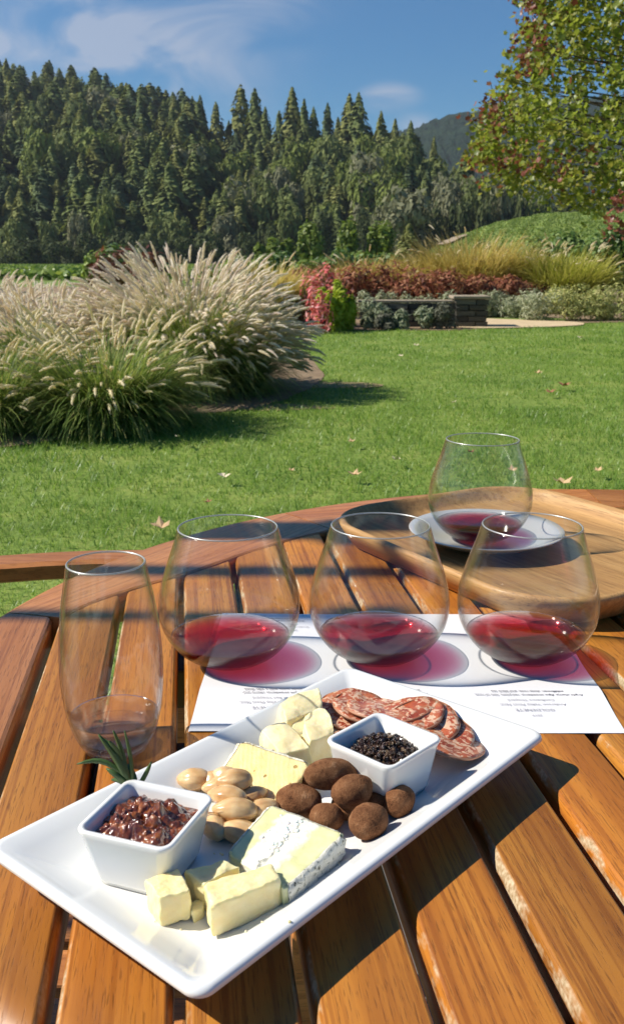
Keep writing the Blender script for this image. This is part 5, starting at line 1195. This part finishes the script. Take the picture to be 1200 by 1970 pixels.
def rind(parent, ptf, path, w, mat, nm='rind', seed=0, wob=.0009, nseg=44, nw=8):
    V = []; m = nw
    for i in range(nseg + 1):
        u, v_, ou, ov_ = path(i / nseg)
        for j in range(m + 1):
            p = ptf(u, v_, j / m * .999); q = ptf(u + ou, v_ + ov_, j / m * .999); d = (q - p).normalized(); V.append(p + d * (.0006 + wob * (.5 + noise.noise(p * 380 + Vector((seed, 0, 0))))) + Vector((0, 0, (wob * .6 if j == 0 else 0))))
    V2 = []
    for i in range(nseg + 1):
        u, v_, ou, ov_ = path(i / nseg)
        for j in range(m + 1): V2.append(ptf(u - ou * .25, v_ - ov_ * .25, j / m * .999) + Vector((0, 0, (.0003 if j == 0 else 0))))
    F = []; o = len(V)
    for i in range(nseg):
        for j in range(m): a = i * (m + 1) + j; F.append((a, a + 1, a + m + 2, a + m + 1))
        a = i * (m + 1); F.append((a, a + m + 1, o + a + m + 1, o + a))
    return obj(nm, mesh(nm, V + V2, F, mat, True), parent)
rind(tm, ptf, lambda t: (t, 0.0, 0, -.05), 0, PRIND, wob=.0011); rind(tm, ptf, lambda t: (0.0, t, -.05, 0), 0, PRIND, wob=.0009)
gt, T, ptf, tloc = prism('goat_cheese_wedge', [(520, 1546, .0215), (664, 1604, .0225), (549, 1712, .0200), (438, 1640, .0175)], .0115, GOAT, 'wedge of white goat cheese with an ash vein and dark speckled rind', .0005, n=34, parts=True, uv=True, splay=1.0, round_=.03)
rind(gt, ptf, lambda t: (1.0, t, .05, 0), 0, RIND, seed=1, wob=.0016); rind(gt, ptf, lambda t: (0.0, t, -.05, 0), 0, RIND, seed=2, wob=.0010); rind(gt, ptf, lambda t: (t, 0.0, 0, -.05), 0, PRIND, seed=3, wob=.0006)
cv = []; cr_ = random.Random(9)
for i in range(26):
    u = .46 + cr_.gauss(0, .10); v_ = cr_.uniform(.08, .88); 
    if not (.2 < u < .72): continue
    c = ptf(u, v_, 0); s = cr_.uniform(.0006, .0015); cv.append(([c + Vector((q.x, q.y, q.z * .45)) * s * (1 + .4 * noise.noise(q * 2 + Vector((i, 0, 0)))) for q in ICO2[0]], ICO2[1]))
v, f, _ = merge(cv); obj('crumbly_core', mesh('crumbly_core', v, f, flat_mat('white_curd', (.86, .84, .76), .6, sss=.3, sss_s=.004), True), gt, kind='stuff')

# salami slices, fanned
def salami(i, px, py, dz, tx, ty, label, r=.0225):
    t = thing('salami_slice', label, 'salami', on_table(px, py, dz), 0, 'salami slices fanned on the platter'); t.rotation_euler = (tx, ty, i * .8)
    def body(r0, r1, z0, z1, nm, mat, n=56, rings=8):
        V = []
        for k in range(rings + 1):
            rr = r1 * k / rings
            for j in range(n): a = 2 * math.pi * j / n; w = 1 + .025 * math.sin(3 * a + i) + .012 * math.sin(7 * a + i * 2); x = rr * w * math.cos(a); y = rr * w * math.sin(a) * .96; V.append((x, y, z1 + .0007 * noise.noise(Vector((x * 90, y * 90, i))) * 2 + .9 * (x * x) * .6))
        F = []
        for k in range(rings):
            for j in range(n): F.append((k * n + j, (k + 1) * n + j, (k + 1) * n + (j + 1) % n, k * n + (j + 1) % n))
        o = len(V); V += [(x, y, z - .0014) for x, y, z in V[-n:]]; 
        V.append((0, 0, z1 - .0014)); cc = len(V) - 1
        for j in range(n): F.append((rings * n + j, o + j, o + (j + 1) % n, rings * n + (j + 1) % n)); F.append((o + j, cc, o + (j + 1) % n))
        mi = [0] * (rings * n) + [1, 0] * n
        return obj(nm, mesh(nm, V, F, [mat, CASING], True, mi), t)
    body(0, r, 0, .0008, 'slice', SALAMI)
    V = []; n = 56; m = 5
    for j in range(n):
        a = 2 * math.pi * j / n; w = 1 + .025 * math.sin(3 * a + i) + .012 * math.sin(7 * a + i * 2)
        for k in range(m):
            b = 2 * math.pi * k / m; rr = r * w + .0001 + .0003 * math.cos(b); x = rr * math.cos(a); y = rr * math.sin(a) * .96; V.append((x, y, .0000 + .0009 * math.sin(b) + .54 * x * x))
    obj('casing', mesh('casing', V, ring_faces(n, m, True, False, False, True), CASING, True), t)
SL = [(655, 1372, .0165, .16, -.10, 'leftmost salami slice beside the pale cheese'), (680, 1366, .0190, .18, -.05, 'second salami slice from the left'), (705, 1363, .0205, .18, .0, 'third salami slice from the left'), (732, 1364, .0220, .17, .05, 'fourth salami slice, left of the middle of the fan'), (760, 1368, .0230, .15, .09, 'salami slice in the middle of the fan'), (788, 1376, .0235, .12, .12, 'sixth salami slice, behind the tapenade bowl corner'), (815, 1389, .0232, .09, .16, 'third salami slice from the right end'), (840, 1405, .0225, .05, .20, 'second salami slice from the right end'), (858, 1424, .0215, .0, .26, 'topmost salami slice at the right end of the fan')]
for i, (px, py, dz, tx, ty, lab) in enumerate(SL): salami(i, px, py, dz - .003, tx, ty, lab)

# ------------------------------------------------------------------ haze in the valley air
hz = NT('valley_haze'); hz.n.remove(hz.b); pv_ = hz.node('ShaderNodeVolumePrincipled', {'Color': (.80, .88, 1.0, 1), 'Density': .00014, 'Anisotropy': .3}); hz.l.new(pv_.outputs[0], hz.out.inputs['Volume'])
hv, hf = bevel_box(2600, 1640, 402, 0, (0, 780, 199)); obj('haze', mesh('haze', hv, hf, hz.m), kind='stuff')

cb = []; cb_ = random.Random(4)
for px, py in ((426, 1640), (432, 1645), (415, 1642), (487, 1418), (470, 1790), (560, 1775), (380, 1765), (645, 1655), (655, 1662), (300, 1770), (505, 1770), (600, 1700), (430, 1430), (350, 1790)):
    for q in range(cb_.randint(1, 3)):
        c = on_plate(px + cb_.uniform(-5, 5), py + cb_.uniform(-4, 4), .0003); r_c = cb_.uniform(.0003, .0009); cb.append(([c + v * r_c * (1 + .5 * noise.noise(v * 2 + Vector((px, q, 0)))) for v in ICO1[0]], ICO1[1]))
v, f, _ = merge(cb); obj('cheese_crumbs', mesh('cheese_crumbs', v, f, CH_PARM), kind='stuff', label='small cheese crumbs scattered on the platter')
